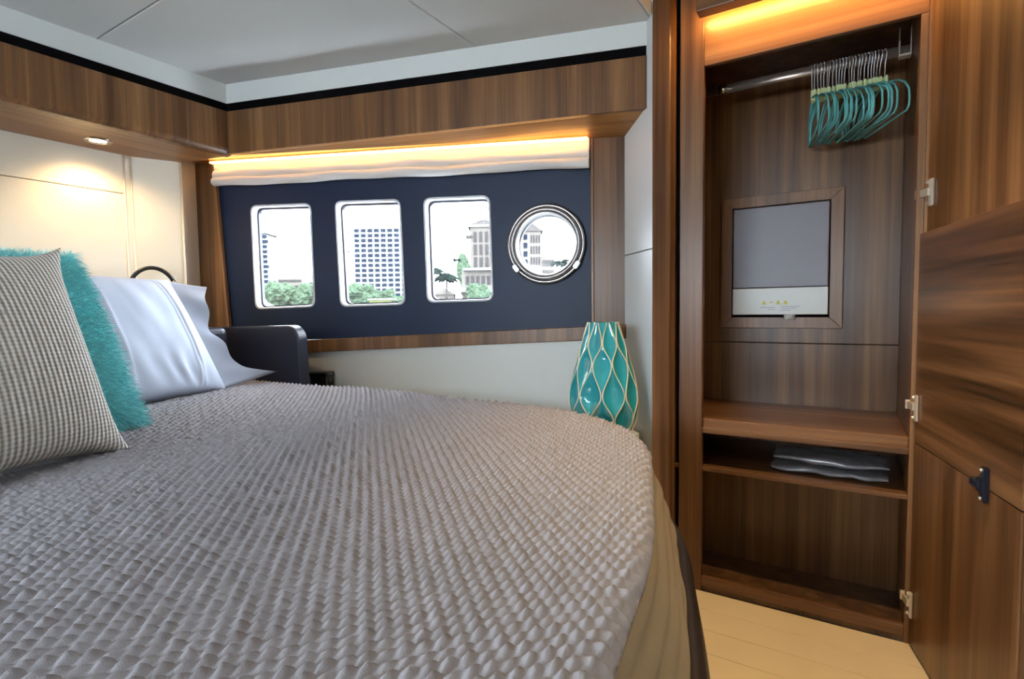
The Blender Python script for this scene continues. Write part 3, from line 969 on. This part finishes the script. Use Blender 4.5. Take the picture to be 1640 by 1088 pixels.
# side wing with a rounded upper corner
wy = 1.595 - 0.5
x0w, x1w, z0w, z1w, rw = -1.345, -0.668, 0.60, 1.037, 0.075
ol = [(x0w, z0w), (x1w + 0.012, z0w), (x1w + 0.012, 0.70)]
for k in range(9):
    a = math.radians(90 * k / 8)
    ol.append((x1w - rw + rw * math.cos(a), z1w - rw + rw * math.sin(a)))
ol += [(x0w, z1w - 0.012)]
wg = slab('side_wing', ol, wy, wy + 0.055, 'navy_leather', bed, bev=0.009, seg=3)
wg['label'] = 'navy leather wing with rounded corner at the bed head'

# quilted bedspread: real relief, square puffs set diagonally to the bed
sp = thing('bedspread', 'grey taupe quilted bedspread covering the whole bed', 'bedspread', (-1.5, 0.5, ZBED - 0.05))
st = 0.0027
gx = np.arange(-2.86, -0.15, st)
gy = np.concatenate([np.arange(-0.51, 0.0, 0.008), np.arange(0.0, 1.60, st)])
GX, GY = np.meshgrid(gx, gy, indexing='ij')
# coarse signed distance, then interpolated to the fine grid
cxs = np.arange(-2.96, -0.12, 0.012); cys = np.arange(-0.54, 1.64, 0.012)
CXg, CYg = np.meshgrid(cxs, cys, indexing='ij')
CD = poly_dist(CXg, CYg)
fi = (GX - cxs[0]) / 0.012; fj = (GY - cys[0]) / 0.012
i0 = np.clip(fi.astype(int), 0, len(cxs) - 2); j0 = np.clip(fj.astype(int), 0, len(cys) - 2)
ti = fi - i0; tj = fj - j0
SD = CD[i0, j0] * (1 - ti) * (1 - tj) + CD[i0 + 1, j0] * ti * (1 - tj) + CD[i0, j0 + 1] * (1 - ti) * tj + CD[i0 + 1, j0 + 1] * ti * tj
th = math.radians(47)
ca, sa = math.cos(th), math.sin(th)
cell = 0.018
wob = 0.002 * np.sin(GX * 9 + 1.3 * np.sin(GY * 7)) + 0.0015 * np.sin(GY * 13 + GX * 4)
A = (-sa * GX + ca * GY + wob) / cell          # along the long seams
B = (ca * GX + sa * GY + wob * 0.7) / cell
fa, fb = A - np.floor(A), B - np.floor(B)
ka = np.minimum(fa, 1 - fa); kb = np.minimum(fb, 1 - fb)
hsh = np.sin(np.floor(A) * 12.9898 + np.floor(B) * 78.233) * 43758.5453
hsh = hsh - np.floor(hsh)
env = (np.minimum(ka, kb) * 2) ** 0.55
# every puff leans over: a long lit slope, a crest along its diagonal and a short steep side with a crease
pd = fb - fa
crest = np.where(pd < 0, 0.25 + 0.75 * (1 + pd), np.clip(1 - pd / 0.20, 0.0, 1))
relief = 0.0105 * env * crest * (0.65 + 0.7 * hsh)
roll = 0.030
dd = np.clip(SD, 0, roll)
drop = roll - np.sqrt(np.maximum(roll ** 2 - (roll - dd) ** 2, 0))
lump = 0.005 * np.sin(GX * 3.1 + 0.5) * np.sin(GY * 4.3) + 0.003 * np.sin(GX * 7.7 + GY * 5.1)
outc = np.clip((roll - dd) / roll, 0, 1)
relief = relief * smoothstep(-0.002, 0.004, SD)
GZ = ZBED - drop + relief * np.sqrt(1 - outc ** 2 * 0.9) + lump - 0.005
sgx, sgy = np.gradient(SD, gx, gy)
snap = np.where(SD < 0, -SD, 0.0)
lim = -2.2 * st
hor = snap - relief * outc * 0.45
P = np.stack([GX + sgx * hor + 1.5, GY + sgy * hor - 0.5, GZ - (ZBED - 0.05)], -1)
kc = (SD[:-1, :-1] > lim) & (SD[1:, :-1] > lim) & (SD[1:, 1:] > lim) & (SD[:-1, 1:] > lim)
grid_mesh('quilted_top', P, 'quilt', sp, keep=kc)
# the drop of the spread: same cloth, warm-light tan put in its colour, level gathers
rows = []
nrw = 26
for i in range(nrw):
    t = i / (nrw - 1)
    rows.append((-0.006 + 0.078 * t ** 0.8, ZBED - roll - 0.002 - 0.235 * t))
P = np.zeros((nrw, len(edge), 3))
for i, (o_, z_) in enumerate(rows):
    t = i / (nrw - 1)
    ph = np.arange(len(edge))
    oo = o_ + 0.002 * np.sin(ph * 0.55) * t + 0.0045 * np.sin(t * 34 + 0.9 * np.sin(ph * 0.16)) * min(1, t * 6)
    P[i, :, 0] = edge[:, 0] + enorm[:, 0] * oo + 1.5
    P[i, :, 1] = edge[:, 1] + enorm[:, 1] * oo - 0.5
    P[i, :, 2] = z_ - (ZBED - 0.05)
far = edge[:, 1] > 1.40
P[:, :, 1] = np.minimum(P[:, :, 1], 1.592 - 0.5)
grid_mesh('drop', P, 'quilt_warm_lit', sp)

# ================================================================== PILLOWS
def pillow_frame(corner, w, lean, width, side='right'):
    """corner: bottom right contact point; w: unit vector (plan) from left to right; returns origin, axes"""
    w = Vector((w[0], w[1], 0)).normalized()
    n = Vector((w.y, -w.x, 0))            # faces the foot of the bed
    u = (Vector((0, 0, 1)) * math.cos(lean) - n * math.sin(lean)).normalized()
    nn = w.cross(u); nn = -nn if nn.dot(n) < 0 else nn
    return w, u, nn

def pillow_points(width, height, thick, n=56, ear=0.07, pinch=0.10, power=0.42, wr=0.0, seed=0):
    """front and back sheets in local (x right, y thickness towards +, z up)"""
    a = np.linspace(-1, 1, n)
    Aa, Bb = np.meshgrid(a, a, indexing='ij')
    Aa = np.sin(Aa * math.pi / 2); Bb = np.sin(Bb * math.pi / 2)
    X = Aa * (1 - pinch * (1 - Bb ** 2) * 0 - pinch * (1 - Bb ** 2) * np.abs(Aa) ** 3) * width / 2
    Z = Bb * (1 - pinch * (1 - Aa ** 2) * np.abs(Bb) ** 3) * height / 2
    cor = (np.abs(Aa) * np.abs(Bb)) ** 8
    X = X * (1 + ear * cor); Z = Z * (1 + ear * cor)
    T = thick / 2 * (np.clip((1 - Aa ** 2) * (1 - Bb ** 2), 0, 1)) ** power
    return Aa, Bb, X, T, Z

def place(P, o, w, u, nn):
    """local (x, y, z) -> offsets along w, nn, u from the object's origin"""
    M = np.array([list(w), list(nn), list(u)])
    return P @ M

def make_pillow(name, label, corner, wdir, lean, width, height, thick, mat, wr=0.0, n=56, seed=0, ear=0.07, pinch=0.10, power=0.42, uvs=False, sag=0.0):
    w, u, nn = pillow_frame(corner, wdir, lean, width)
    Aa, Bb, X, T, Z = pillow_points(width, height, thick, n=n, ear=ear, pinch=pinch, power=power)
    org = Vector(corner) - w * (width / 2)
    o = bpy.data.objects.new(name, None)
    o.empty_display_size = 0.05
    o.location = org
    link(o)
    tag(o, label, 'pillow')
    out = []
    sheets = []
    for sgn in (1, -1):
        Tt = T * sgn
        P = np.stack([X, Tt, Z + height / 2], -1)
        if wr:
            nzz = arr_noise(np.stack([X * 1.0, Z * 0.4, X * 0 + seed], -1), 14, wr) + arr_noise(np.stack([X, Z, X * 0 + seed + 3], -1), 5, wr * 1.2)
            P[..., 1] += nzz * np.clip(T / (thick / 2), 0, 1) * sgn
        sheets.append(P)
    return o, org, (w, u, nn), (Aa, Bb), sheets

def settle(P, org, zmin):
    """flatten what would sink into the spread"""
    z = P[..., 2] + org.z
    P[..., 2] = np.where(z < zmin, zmin + (z - zmin) * 0.08, z) - org.z
    return P

# beige woven throw pillow
o, org, ax, (Aa, Bb), sh_ = make_pillow('throw_pillow', 'beige and white woven square throw pillow in front of the teal fur pillow', (-1.468, 0.585, ZBED), (-0.40, 0.916), 0.33, 0.50, 0.485, 0.17, 'woven_beige', ear=0.11, pinch=0.09, power=0.40)
for k, P in enumerate(sh_):
    Pw = settle(place(P, org, *ax), org, ZBED + 0.001)
    uvp = np.stack([(Aa * 0 + np.arcsin(np.clip(Aa, -1, 1)) / math.pi + 0.5), np.arcsin(np.clip(Bb, -1, 1)) / math.pi + 0.5], -1)
    uvp = np.stack([P[..., 0] / 0.50 + 0.5, P[..., 2] / 0.485], -1)
    grid_mesh('front_cover' if k == 0 else 'back_cover', Pw, 'woven_beige', o, uv=uvp)

# teal fur pillow
o, org, ax, (Aa, Bb), sh_ = make_pillow('fur_pillow', 'fluffy turquoise fur pillow wedged behind the woven throw pillow', (-1.72, 0.735, ZBED), (-0.40, 0.916), 0.40, 0.52, 0.52, 0.20, 'teal_fur', ear=0.08, pinch=0.08, power=0.42)
roots = []
for k, P in enumerate(sh_):
    Pw = settle(place(P, org, *ax), org, ZBED + 0.004)
    grid_mesh('cover', Pw, 'teal_fur', o)
    roots.append((Pw, 1 if k == 0 else -1))
SV, SF = [], []
for Pw, sg in roots:
    nu, nv = Pw.shape[:2]
    du_ = np.gradient(Pw, axis=0); dv_ = np.gradient(Pw, axis=1)
    N = np.cross(du_, dv_)
    ln = np.linalg.norm(N, axis=2, keepdims=True)
    N = N / np.maximum(ln, 1e-9)
    ctr = Pw.reshape(-1, 3).mean(0)
    flip = ((Pw - ctr) * N).sum(-1) < 0
    N[flip] *= -1
    area = ln[..., 0] + 2e-6
    pr_ = (area / area.sum()).ravel()
    pick = rng.choice(nu * nv, 13000, p=pr_)
    for q in pick:
        i, j = divmod(q, nv)
        if not (0 < i < nu and 0 < j < nv): continue
        ra, rb = rng.random(2)
        p = Pw[i, j] * (1 - ra) * (1 - rb) + Pw[i - 1, j] * ra * (1 - rb) + Pw[i, j - 1] * (1 - ra) * rb + Pw[i - 1, j - 1] * ra * rb
        d = N[i, j] + rng.normal(0, 0.45, 3) + np.array([0, 0, -0.12])
        d /= np.linalg.norm(d)
        L = rng.uniform(0.022, 0.045)
        s = np.cross(d, rng.normal(0, 1, 3)); s /= np.linalg.norm(s)
        wd_ = 0.0011
        m1 = p + d * L * 0.55 + np.array([0, 0, -0.002])
        e1 = p + d * L * 0.95 + np.array([0, 0, -0.008]) + rng.normal(0, 0.003, 3)
        if e1[2] + org.z < ZBED + 0.002: e1[2] = ZBED + 0.003 - org.z
        if m1[2] + org.z < ZBED + 0.002: m1[2] = ZBED + 0.004 - org.z
        b0 = len(SV)
        SV += [p - s * wd_, p + s * wd_, m1 + s * wd_ * 0.8, m1 - s * wd_ * 0.8, e1]
        SF += [(b0, b0 + 1, b0 + 2, b0 + 3), (b0 + 3, b0 + 2, b0 + 4)]
fu = add_mesh('fur', SV, SF, 'teal_fur_tip', o)
fu['kind'] = 'stuff'

# white bed pillow in its case
WP_C, WP_W, WP_L = (-2.215, 1.265, ZBED), (-0.38, 0.925), 0.50
o, org, ax, (Aa, Bb), sh_ = make_pillow('bed_pillow', 'white cotton bed pillow with stitched hem leaning at the bed head', WP_C, WP_W, WP_L, 0.70, 0.52, 0.19, 'white_cotton', wr=0.006, n=150, seed=11, ear=0.02, pinch=0.05, power=0.36)
for k, P in enumerate(sh_):
    x = P[..., 0]
    fade = np.clip((1 - Bb ** 2), 0, 1) ** 0.5
    if k == 0:
        # stitched hem lines and soft gathers near the lower edge
        for xs, amp in ((0.212, 0.0045), (0.226, -0.004), (0.240, 0.003), (-0.09, 0.004)):
            P[..., 1] += amp * np.exp(-((x - xs - 0.02 * Bb) / 0.0055) ** 2) * fade
        gath = np.exp(-((Bb + 0.72) / 0.30) ** 2)
        nq = arr_noise(np.stack([x, P[..., 2], x * 0 + 4], -1), 6, 1.0)
        P[..., 1] += 0.007 * np.sin(x * 62 + 5.0 * nq + 2.0 * Bb) * gath * (0.5 + nq) * fade * smoothstep(-0.25, 0.1, x) * (1 - smoothstep(0.2, 0.3, x))
    Pw = settle(place(P, org, *ax), org, ZBED + 0.001)
    grid_mesh('front_case' if k == 0 else 'back_case', Pw, 'white_cotton', o)
# open end of the pillow case: flared flap
nu, nv = 40, 14
P = np.zeros((nu, nv, 3))
for i in range(nu):
    t = i / (nu - 1)
    for j in range(nv):
        q = j / (nv - 1)
        zc = t * 0.52
        flare = 0.075 + 0.050 * abs(2 * t - 1) ** 2.0 + 0.008 * math.sin(t * 21)
        if t < 0.12: flare += 0.15 * (1 - t / 0.12) ** 1.5
        xx = 0.35 * (1 - 0.05 * (1 - (2 * t - 1) ** 2)) - 0.012 + flare * q
        yy = 0.009 * math.sin(t * 16 + q * 2) * q + 0.078 * q ** 1.2 * (0.6 + 0.4 * abs(2 * t - 1)) + 0.016 * (1 - q) * math.sin(math.pi * t)
        P[i, j] = (xx, yy, zc * (1 - 0.13 * q * t) + 0.004)
Pw = settle(place(P, org, *ax), org, ZBED + 0.004)
back = Pw + np.array([-0.004, 0.002, 0.0])
grid_mesh('case_flap', np.concatenate([Pw, back[::-1]], 0), 'white_cotton', o, closed_u=True)

# ================================================================== READING LAMP, SOCKET BOX, VASE
rl_ = thing('reading_lamp', 'black arched reading lamp on the cream wall above the white pillow', 'lamp', (-2.93, 1.20, 1.12))
pts = []
for k in range(17):
    a = math.radians(180 - 150 * k / 16)
    pts.append((0.055 + 0.05 * k / 16, 0.10 + 0.098 * math.cos(a) , 0.075 + 0.125 * math.sin(a)))
tube('arm', [(0.02, 0.0, 0.0), (0.04, 0.0, 0.04)] + pts, 0.0095, 'black_plastic', rl_, n=12)
e = Vector(pts[-1]); d = (Vector(pts[-1]) - Vector(pts[-2])).normalized()
tube('ferrule', [e - d * 0.002, e + d * 0.014], 0.0105, 'chrome', rl_, n=14)
tube('lamp_head', [e + d * 0.013, e + d * 0.018, e + d * 0.05, e + d * 0.052], [0.009, 0.0125, 0.0135, 0.010], 'black_plastic', rl_, n=16)
lathe('wall_plate', [(0.0001, 0.03), (0.022, 0.028), (0.028, 0.0), (0.028, -0.012)], 'black_plastic', rl_, 24, loc=(0.01, 0, -0.02))

pb = hull(-1.48, -0.05)
sb = thing('socket_box', 'small black box on the white hull lining behind the bed', 'box', (*pb, 0.60), HULL_A)
box('body', -0.052, 0.052, -0.03, 0.035, 0.0, 0.185, 'black_plastic', sb, bev=0.012, seg=3)
box('cap', -0.054, 0.054, -0.032, 0.036, 0.175, 0.200, 'black_plastic', sb, bev=0.008, seg=3)

vs_ = thing('vase', 'turquoise glazed vase with pale wavy ribs on the shelf beside the bed', 'vase', (-0.797, 1.925, 0.600))
VH = 0.445
vp = [(0.0, 0.085), (0.03, 0.098), (0.15, 0.124), (0.30, 0.132), (0.45, 0.126), (0.62, 0.108), (0.80, 0.084), (0.93, 0.066), (1.0, 0.058)]
vt = np.array([p[0] for p in vp]); vr = np.array([p[1] for p in vp])
NR = 18
def vphase(t):
    return math.pi * float(np.interp(t, [0.0, 0.20, 0.40, 0.66, 0.83, 1.0], [-0.6, 0.0, 1.0, 2.0, 3.0, 3.7]))
def line_theta(k, t):
    return 2 * math.pi / NR * (k + (0.43 if k % 2 else -0.43) * math.cos(vphase(t)))
nt_, nz_ = 240, 140
P = np.zeros((nt_, nz_ + 12, 3))
def vrad(t):
    # smooth interpolation of the profile
    return float(np.interp(t, np.linspace(0, 1, 60), VSM))
ts = np.linspace(0, 1, 60)
VSM = np.interp(ts, vt, vr)
for _ in range(6):
    VSM[1:-1] = (VSM[:-2] + 2 * VSM[1:-1] + VSM[2:]) / 4
for j in range(nz_):
    t = j / (nz_ - 1)
    ls_ = np.array([line_theta(k, t) for k in range(-2, NR + 3)])
    ls_.sort()
    r0 = vrad(t)
    for i in range(nt_):
        a = 2 * math.pi * i / nt_
        k = np.searchsorted(ls_, a)
        lo_, hi_ = ls_[k - 1], ls_[k]
        f = (a - lo_) / max(hi_ - lo_, 1e-6)
        wdt = (hi_ - lo_) / (2 * math.pi / NR)
        r = r0 * (1 - 0.085 * min(wdt, 1.6) * (4 * f * (1 - f)) ** 0.8)
        P[i, j] = (r * math.cos(a), r * math.sin(a), t * VH)
for j in range(12):
    q = (j + 1) / 12
    r = 0.050 - 0.0 * q
    for i in range(nt_):
        a = 2 * math.pi * i / nt_
        P[i, nz_ + j] = (r * math.cos(a), r * math.sin(a), VH - 0.10 * q)
grid_mesh('body', P, 'teal_glaze', vs_, closed_u=True)
lathe('foot', [(0.0001, 0.001), (0.084, 0.001), (0.086, 0.006)], 'teal_glaze', vs_, 40)
for k in range(NR):
    pts = []
    for j in range(61):
        t = j / 60
        a = line_theta(k, t)
        r = vrad(t) + 0.0005
        pts.append((r * math.cos(a), r * math.sin(a), t * VH))
    tube('rib', pts, 0.0022, 'gold_cream', vs_, n=6)

# ================================================================== OUTSIDE (marina shore far beyond the hull)
SH = YAW                                  # shore frame: x along the shore, y away from the yacht
sx = (math.cos(SH), math.sin(SH)); sy = (-math.sin(SH), math.cos(SH))
def shore(a, d, z=0.0):
    return (sx[0] * a + sy[0] * d, sx[1] * a + sy[1] * d, z)
gnd = box('ground', -400, 400, 40, 700, -1.2, -0.6, 'far_ground', bev=0, rz=SH)
tag(gnd, 'pale quay and park ground on the far shore', 'ground', kind='structure')
wat = box('water', -400, 400, 4, 39.9, -1.6, -1.3, 'far_ground', bev=0, rz=SH)
tag(wat, 'pale marina water outside the hull', 'water', kind='structure')

def facade(parent, a0, a1, z0, z1, nc, nr, mat, fill=(0.62, 0.6), y=-0.25):
    """rows and columns of windows set proud of a wall face; every window its own object"""
    cw, rh = (a1 - a0) / nc, (z1 - z0) / nr
    proto_w = None
    for i in range(nc):
        for j in range(nr):
            cx, cz = a0 + cw * (i + 0.5), z0 + rh * (j + 0.5)
            if proto_w is None:
                w2, h2 = cw * fill[0] / 2, rh * fill[1] / 2
                proto_w = box('window', -w2, w2, y, 0.02, -h2, h2, mat, parent, bev=0)
                o = proto_w
            else:
                o = dup(proto_w, parent)
            o.location = (cx, 0, cz)

# tall white hotel tower
b_ = thing('tower_block', 'tall white tower with a grid of blue grey windows across the water', 'building', shore(-66, 280, -0.6), SH)
box('body', -17, 17, 0, 14, 0, 44.5, 'far_white', b_, bev=0)
facade(b_, -14.6, 12.6, 6, 44, 8, 15, 'far_glass', (0.70, 0.62))
for k in range(15):
    box('balcony_slab', -18.2, -16.2, 0.5, 4, 7.0 + 2.5 * k, 7.5 + 2.5 * k, 'far_glass_pale', b_, bev=0)
box('roof_edge', -17.3, 17.3, -0.3, 14, 44.5, 45.3, 'far_white', b_, bev=0)

b_ = thing('slab_tower', 'narrow dark balconied tower seen through the window by the bed head', 'building', shore(-100.6, 220, -0.6), SH)
box('body', -3.2, 2.0, 0, 10, 0, 33, 'far_white', b_, bev=0)
for k in range(16):
    box('balcony', -2.6, 2.4 + (0.5 if k % 5 == 4 else 0), -0.6, 0.05, 1.5 + 2 * k, 2.7 + 2 * k, 'far_glass', b_, bev=0)
box('roof_edge', -3.4, 2.3, -0.3, 10, 33, 33.7, 'far_roof', b_, bev=0)

b_ = thing('terraced_flats', 'low cream block with long balconies behind green trees', 'building', shore(-104, 260, -0.6), SH)
box('body', -9.5, 20, 0, 14, 0, 18.5, 'far_cream', b_, bev=0)
for k in range(5):
    box('balcony', -9.0, 3.4, -0.8, 0.05, 5.4 + 2.7 * k, 6.2 + 2.7 * k, 'far_glass_pale', b_, bev=0)
box('stair_block', 5, 12, -1.0, 8, 0, 17, 'far_white', b_, bev=0)
box('window', 7.5, 9.2, -1.2, -0.98, 12.5, 15.5, 'far_glass', b_, bev=0)

def hip_roof(parent, a0, a1, y0, y1, z, h, mat='far_roof'):
    cx, cy = (a0 + a1) / 2, (y0 + y1) / 2
    return add_mesh('roof', [(a0, y0, z), (a1, y0, z), (a1, y1, z), (a0, y1, z), (cx - (a1 - a0) * 0.12, cy, z + h), (cx + (a1 - a0) * 0.12, cy, z + h)],
                    [(3, 2, 1, 0), (0, 1, 5, 4), (1, 2, 5), (2, 3, 4, 5), (3, 0, 4)], mat, parent)

b_ = thing('hotel_tower', 'tan tower with tall window bays and hipped roof beyond the palms', 'building', shore(-9.5, 172, -0.6), SH)
box('body', -3.2, 5.0, 0, 9, 0, 27.5, 'far_tan', b_, bev=0)
box('cornice', -4.0, 5.6, -0.6, 9.5, 27.5, 28.3, 'far_cream', b_, bev=0)
hip_roof(b_, -3.6, 5.4, -0.3, 9.3, 28.3, 2.2)
facade(b_, -2.6, 4.6, 14.5, 26.5, 4, 3, 'far_glass_pale', (0.5, 0.8))
box('ledge', -4.6, -2.6, -0.6, 2, 24.2, 25.0, 'far_roof', b_, bev=0)

b_ = thing('corner_hotel', 'pale stepped hotel with dark square windows seen through the porthole', 'building', shore(6.0, 165, -0.6), SH)
box('body', -7.0, 3.2, 0, 9, 0, 25.0, 'far_cream', b_, bev=0)
hip_roof(b_, -5.0, 3.9, -0.6, 9.6, 25.0, 3.4)
facade(b_, -6.4, -0.6, 14.5, 24.6, 3, 4, 'far_glass', (0.55, 0.60))
facade(b_, -0.2, 3.0, 14.5, 24.4, 4, 3, 'far_glass_pale', (0.5, 0.7))
facade(b_, -6.6, 2.6, 4.0, 13.6, 6, 3, 'far_glass_pale', (0.62, 0.62))
box('wing', 3.2, 7.3, 0.5, 9, 0, 17.6, 'far_cream', b_, bev=0)
facade(b_, 3.6, 7.0, 5.0, 17.0, 4, 4, 'far_glass_pale', (0.5, 0.6), y=0.3)
box('low_wing', 7.3, 9.6, 1.0, 9, 0, 11.2, 'far_tan', b_, bev=0)
facade(b_, 7.4, 9.4, 3.0, 10.6, 2, 3, 'far_glass_pale', (0.5, 0.6), y=0.8)

b_ = thing('terrace_restaurant', 'low terraced building with flat overhanging roofs on the shore', 'building', shore(-7.0, 110, -0.6), SH)
box('body', -3.0, 6.5, 0, 8, 0, 9.5, 'far_cream', b_, bev=0)
for z in (5.2, 9.5):
    box('roof_slab', -4.0 + z * 0.15, 7.0, -1.5, 8.5, z, z + 0.5, 'far_white', b_, bev=0)
facade(b_, -2.4, 6.2, 6.4, 8.8, 8, 1, 'far_glass_pale', (0.6, 0.7))
facade(b_, -2.6, 6.2, 1.4, 4.4, 9, 1, 'far_glass_pale', (0.5, 0.7))
b_ = thing('shore_house', 'low cream house with tan roof between the palms', 'building', shore(-14.3, 105, -0.6), SH)
box('body', -2.3, 3.0, 0, 5, 0, 4.6, 'far_cream', b_, bev=0)
hip_roof(b_, -2.7, 3.4, -0.4, 5.4, 4.6, 1.4, 'far_tan')
facade(b_, -2.0, 2.8, 1.6, 4.2, 4, 1, 'far_glass_pale', (0.5, 0.7))

def tree(label, a, d, w, h, group='trees on the far shore'):
    """leafy crown of overlapping noisy lobes on a short trunk"""
    t = thing('shore_tree', label, 'tree', shore(a, d, -0.6), SH, group)
    bm = bmesh.new()
    for k in range(9):
        ang = 2 * math.pi * k / 9 + random.uniform(-.3, .3)
        rr = 0.0 if k == 0 else random.uniform(0.15, 0.32)
        r = w * random.uniform(0.20, 0.30)
        cz = h * random.uniform(0.45, 0.80)
        mat4 = Matrix.Translation((rr * w * math.cos(ang), rr * w * math.sin(ang) * 0.6, cz)) @ Matrix.Diagonal((r, r * 0.8, h * 0.24, 1))
        bmesh.ops.create_icosphere(bm, subdivisions=4, radius=1.0, matrix=mat4)
    for v in bm.verts:
        nz = mnoise.noise(v.co * (9.0 / w)) + 0.6 * mnoise.noise(v.co * (24.0 / w))
        nz += 0.5 * mnoise.noise(v.co * (55.0 / w))
        v.co += v.normal * nz * w * 0.075
    from_bm('crown', bm, 'far_leaf', t)
    tube('trunk', [(0, 0, 0), (0.02 * w, 0, h * 0.5)], w * 0.03, 'far_trunk', t, n=6)

def palm(label, a, d, h, r, group='palms on the far shore'):
    t = thing('palm_tree', label, 'palm', shore(a, d, -0.6), SH, group)
    lean = random.uniform(-0.03, 0.03) * h
    tube('trunk', [(0, 0, 0), (lean * 0.4, 0, h * 0.5), (lean, 0, h)], [r * 0.09, r * 0.07, r * 0.06], 'far_trunk', t, n=7)
    bm = bmesh.new()
    for k in range(20):
        ang = 2 * math.pi * k / 20 + random.uniform(-.2, .2)
        el = random.uniform(-0.1, 0.9)
        L = r * random.uniform(0.85, 1.1)
        ca_, sa_ = math.cos(ang), math.sin(ang)
        pts = []
        for q in range(6):
            u = q / 5
            pts.append(Vector((lean + ca_ * L * u, sa_ * L * u, h + L * (el * u - (0.55 + 0.5 * el) * u * u))))
        side = Vector((-sa_, ca_, 0))
        prev = None
        for q, p in enumerate(pts):
            wv = r * 0.24 * math.sin(math.pi * (0.12 + 0.85 * q / 5))
            cur = (bm.verts.new(p + side * wv - Vector((0, 0, wv * 0.8))), bm.verts.new(p), bm.verts.new(p - side * wv - Vector((0, 0, wv * 0.8))))
            if prev:
                bm.faces.new((prev[0], prev[1], cur[1], cur[0])); bm.faces.new((prev[1], prev[2], cur[2], cur[1]))
            prev = cur
    geo = bmesh.ops.solidify(bm, geom=list(bm.faces), thickness=r * 0.01)
    from_bm('fronds', bm, 'far_palm', t)

tree('dark bushy tree beside the white tent by the marina', -62.6, 130, 6, 7.2)
tree('broad pale green tree in front of the cream terraced flats', -57.2, 135, 11, 9.0)
tree('green tree at the wall end beyond the terraced flats', -50.5, 140, 8, 8.6)
tree('wide green tree at the foot of the white tower', -36.5, 128, 12, 7.8)
tree('smaller green tree under the middle of the white tower', -31.0, 132, 8, 7.2)
tree('low green hedge tree beside the kiosk sign', -27.2, 130, 5, 5.0)
tree('dark tree rising behind the terrace restaurant', -10.2, 124, 4.6, 15.0)
tree('green planting on the restaurant terrace', -6.2, 103, 5.4, 6.6)
tree('round bush in front of the stepped hotel', 1.8, 120, 5.5, 7.5)
tree('bush at the corner of the stepped hotel wing', 5.6, 120, 4.5, 5.0)
palm('palm with drooping crown at the house gable', -14.6, 100, 9.2, 2.5)
palm('bushy palm between house and restaurant', -12.4, 104, 8.4, 2.8)
palm('tall thin palm above the shore house roof', -11.0, 112, 12.0, 1.1)
palm('palm in front of the bright sky beside the low hotel wing', 11.4, 125, 12.4, 2.6)
palm('palm leaning at the far end of the shore beside another palm', 14.2, 128, 11.8, 2.6)
palm('short palm before the stepped hotel', 3.4, 112, 6.4, 1.6)

# white tent, kiosk, moored boats and a quay railing
tn_ = thing('marquee', 'white pointed tent on the quay below the trees', 'tent', shore(-54.5, 118, -0.6), SH)
add_mesh('canopy', [(-3.2, -2, 2.6), (3.2, -2, 2.6), (3.2, 2, 2.6), (-3.2, 2, 2.6), (-1.2, -0.8, 3.8), (1.2, -0.8, 3.8), (1.2, 0.8, 3.8), (-1.2, 0.8, 3.8), (0, 0, 6.2)],
         [(3, 2, 1, 0), (0, 1, 5, 4), (1, 2, 6, 5), (2, 3, 7, 6), (3, 0, 4, 7), (4, 5, 8), (5, 6, 8), (6, 7, 8), (7, 4, 8)], 'far_white', tn_)
for px_, py_ in ((-3, -1.8), (3, -1.8), (3, 1.8), (-3, 1.8)):
    tube('pole', [(px_, py_, 0), (px_, py_, 2.65)], 0.12, 'far_white', tn_, n=6)
kk = thing('kiosk', 'small kiosk with yellow green sign board on the quay', 'kiosk', shore(-27.0, 112, -0.6), SH)
box('body', -2.2, 2.2, 0, 3, 0, 2.4, 'far_white', kk, bev=0)
box('sign_board', -2.3, 2.3, -0.3, 0.1, 2.4, 3.9, 'far_sign', kk, bev=0)
box('roof', -2.6, 2.6, -0.5, 3.3, 3.9, 4.2, 'far_white', kk, bev=0)
def boat(label, a, d, L):
    t = thing('motor_boat', label, 'boat', shore(a, d, -1.3), SH, 'boats moored along the quay')
    ol = [(-L / 2, 0.9), (-L / 2 + 0.2, 0.0), (L / 2 - 1.0, 0.0), (L / 2, 1.3), (L / 2 - 0.3, 1.35)]
    slab('hull', ol, -1.1, 1.1, 'far_white', t, bev=0.05)
    slab('cabin', [(-L * 0.25, 1.1), (L * 0.22, 1.2), (L * 0.10, 2.2), (-L * 0.22, 2.2)], -0.8, 0.8, 'far_white', t, bev=0.05)
    slab('cabin_window', [(-L * 0.2, 1.5), (L * 0.15, 1.5), (L * 0.10, 1.95), (-L * 0.2, 1.95)], -0.83, 0.83, 'far_glass', t)
    tube('mast', [(0, 0, 2.2), (0, 0, 3.6)], 0.05, 'far_white', t, n=5)
for i, (a, d, L) in enumerate(((-12.0, 90, 6), (-7.4, 88, 7), (-3.0, 90, 6), (-33.5, 95, 7), (-28.0, 96, 6))):
    boat(['white motor boat moored below the shore house', 'white motor boat moored below the terrace restaurant', 'white motor boat moored at the end of the restaurant quay',
          'white motor boat moored below the wide tree', 'white motor boat moored in front of the kiosk'][i], a, d, L)
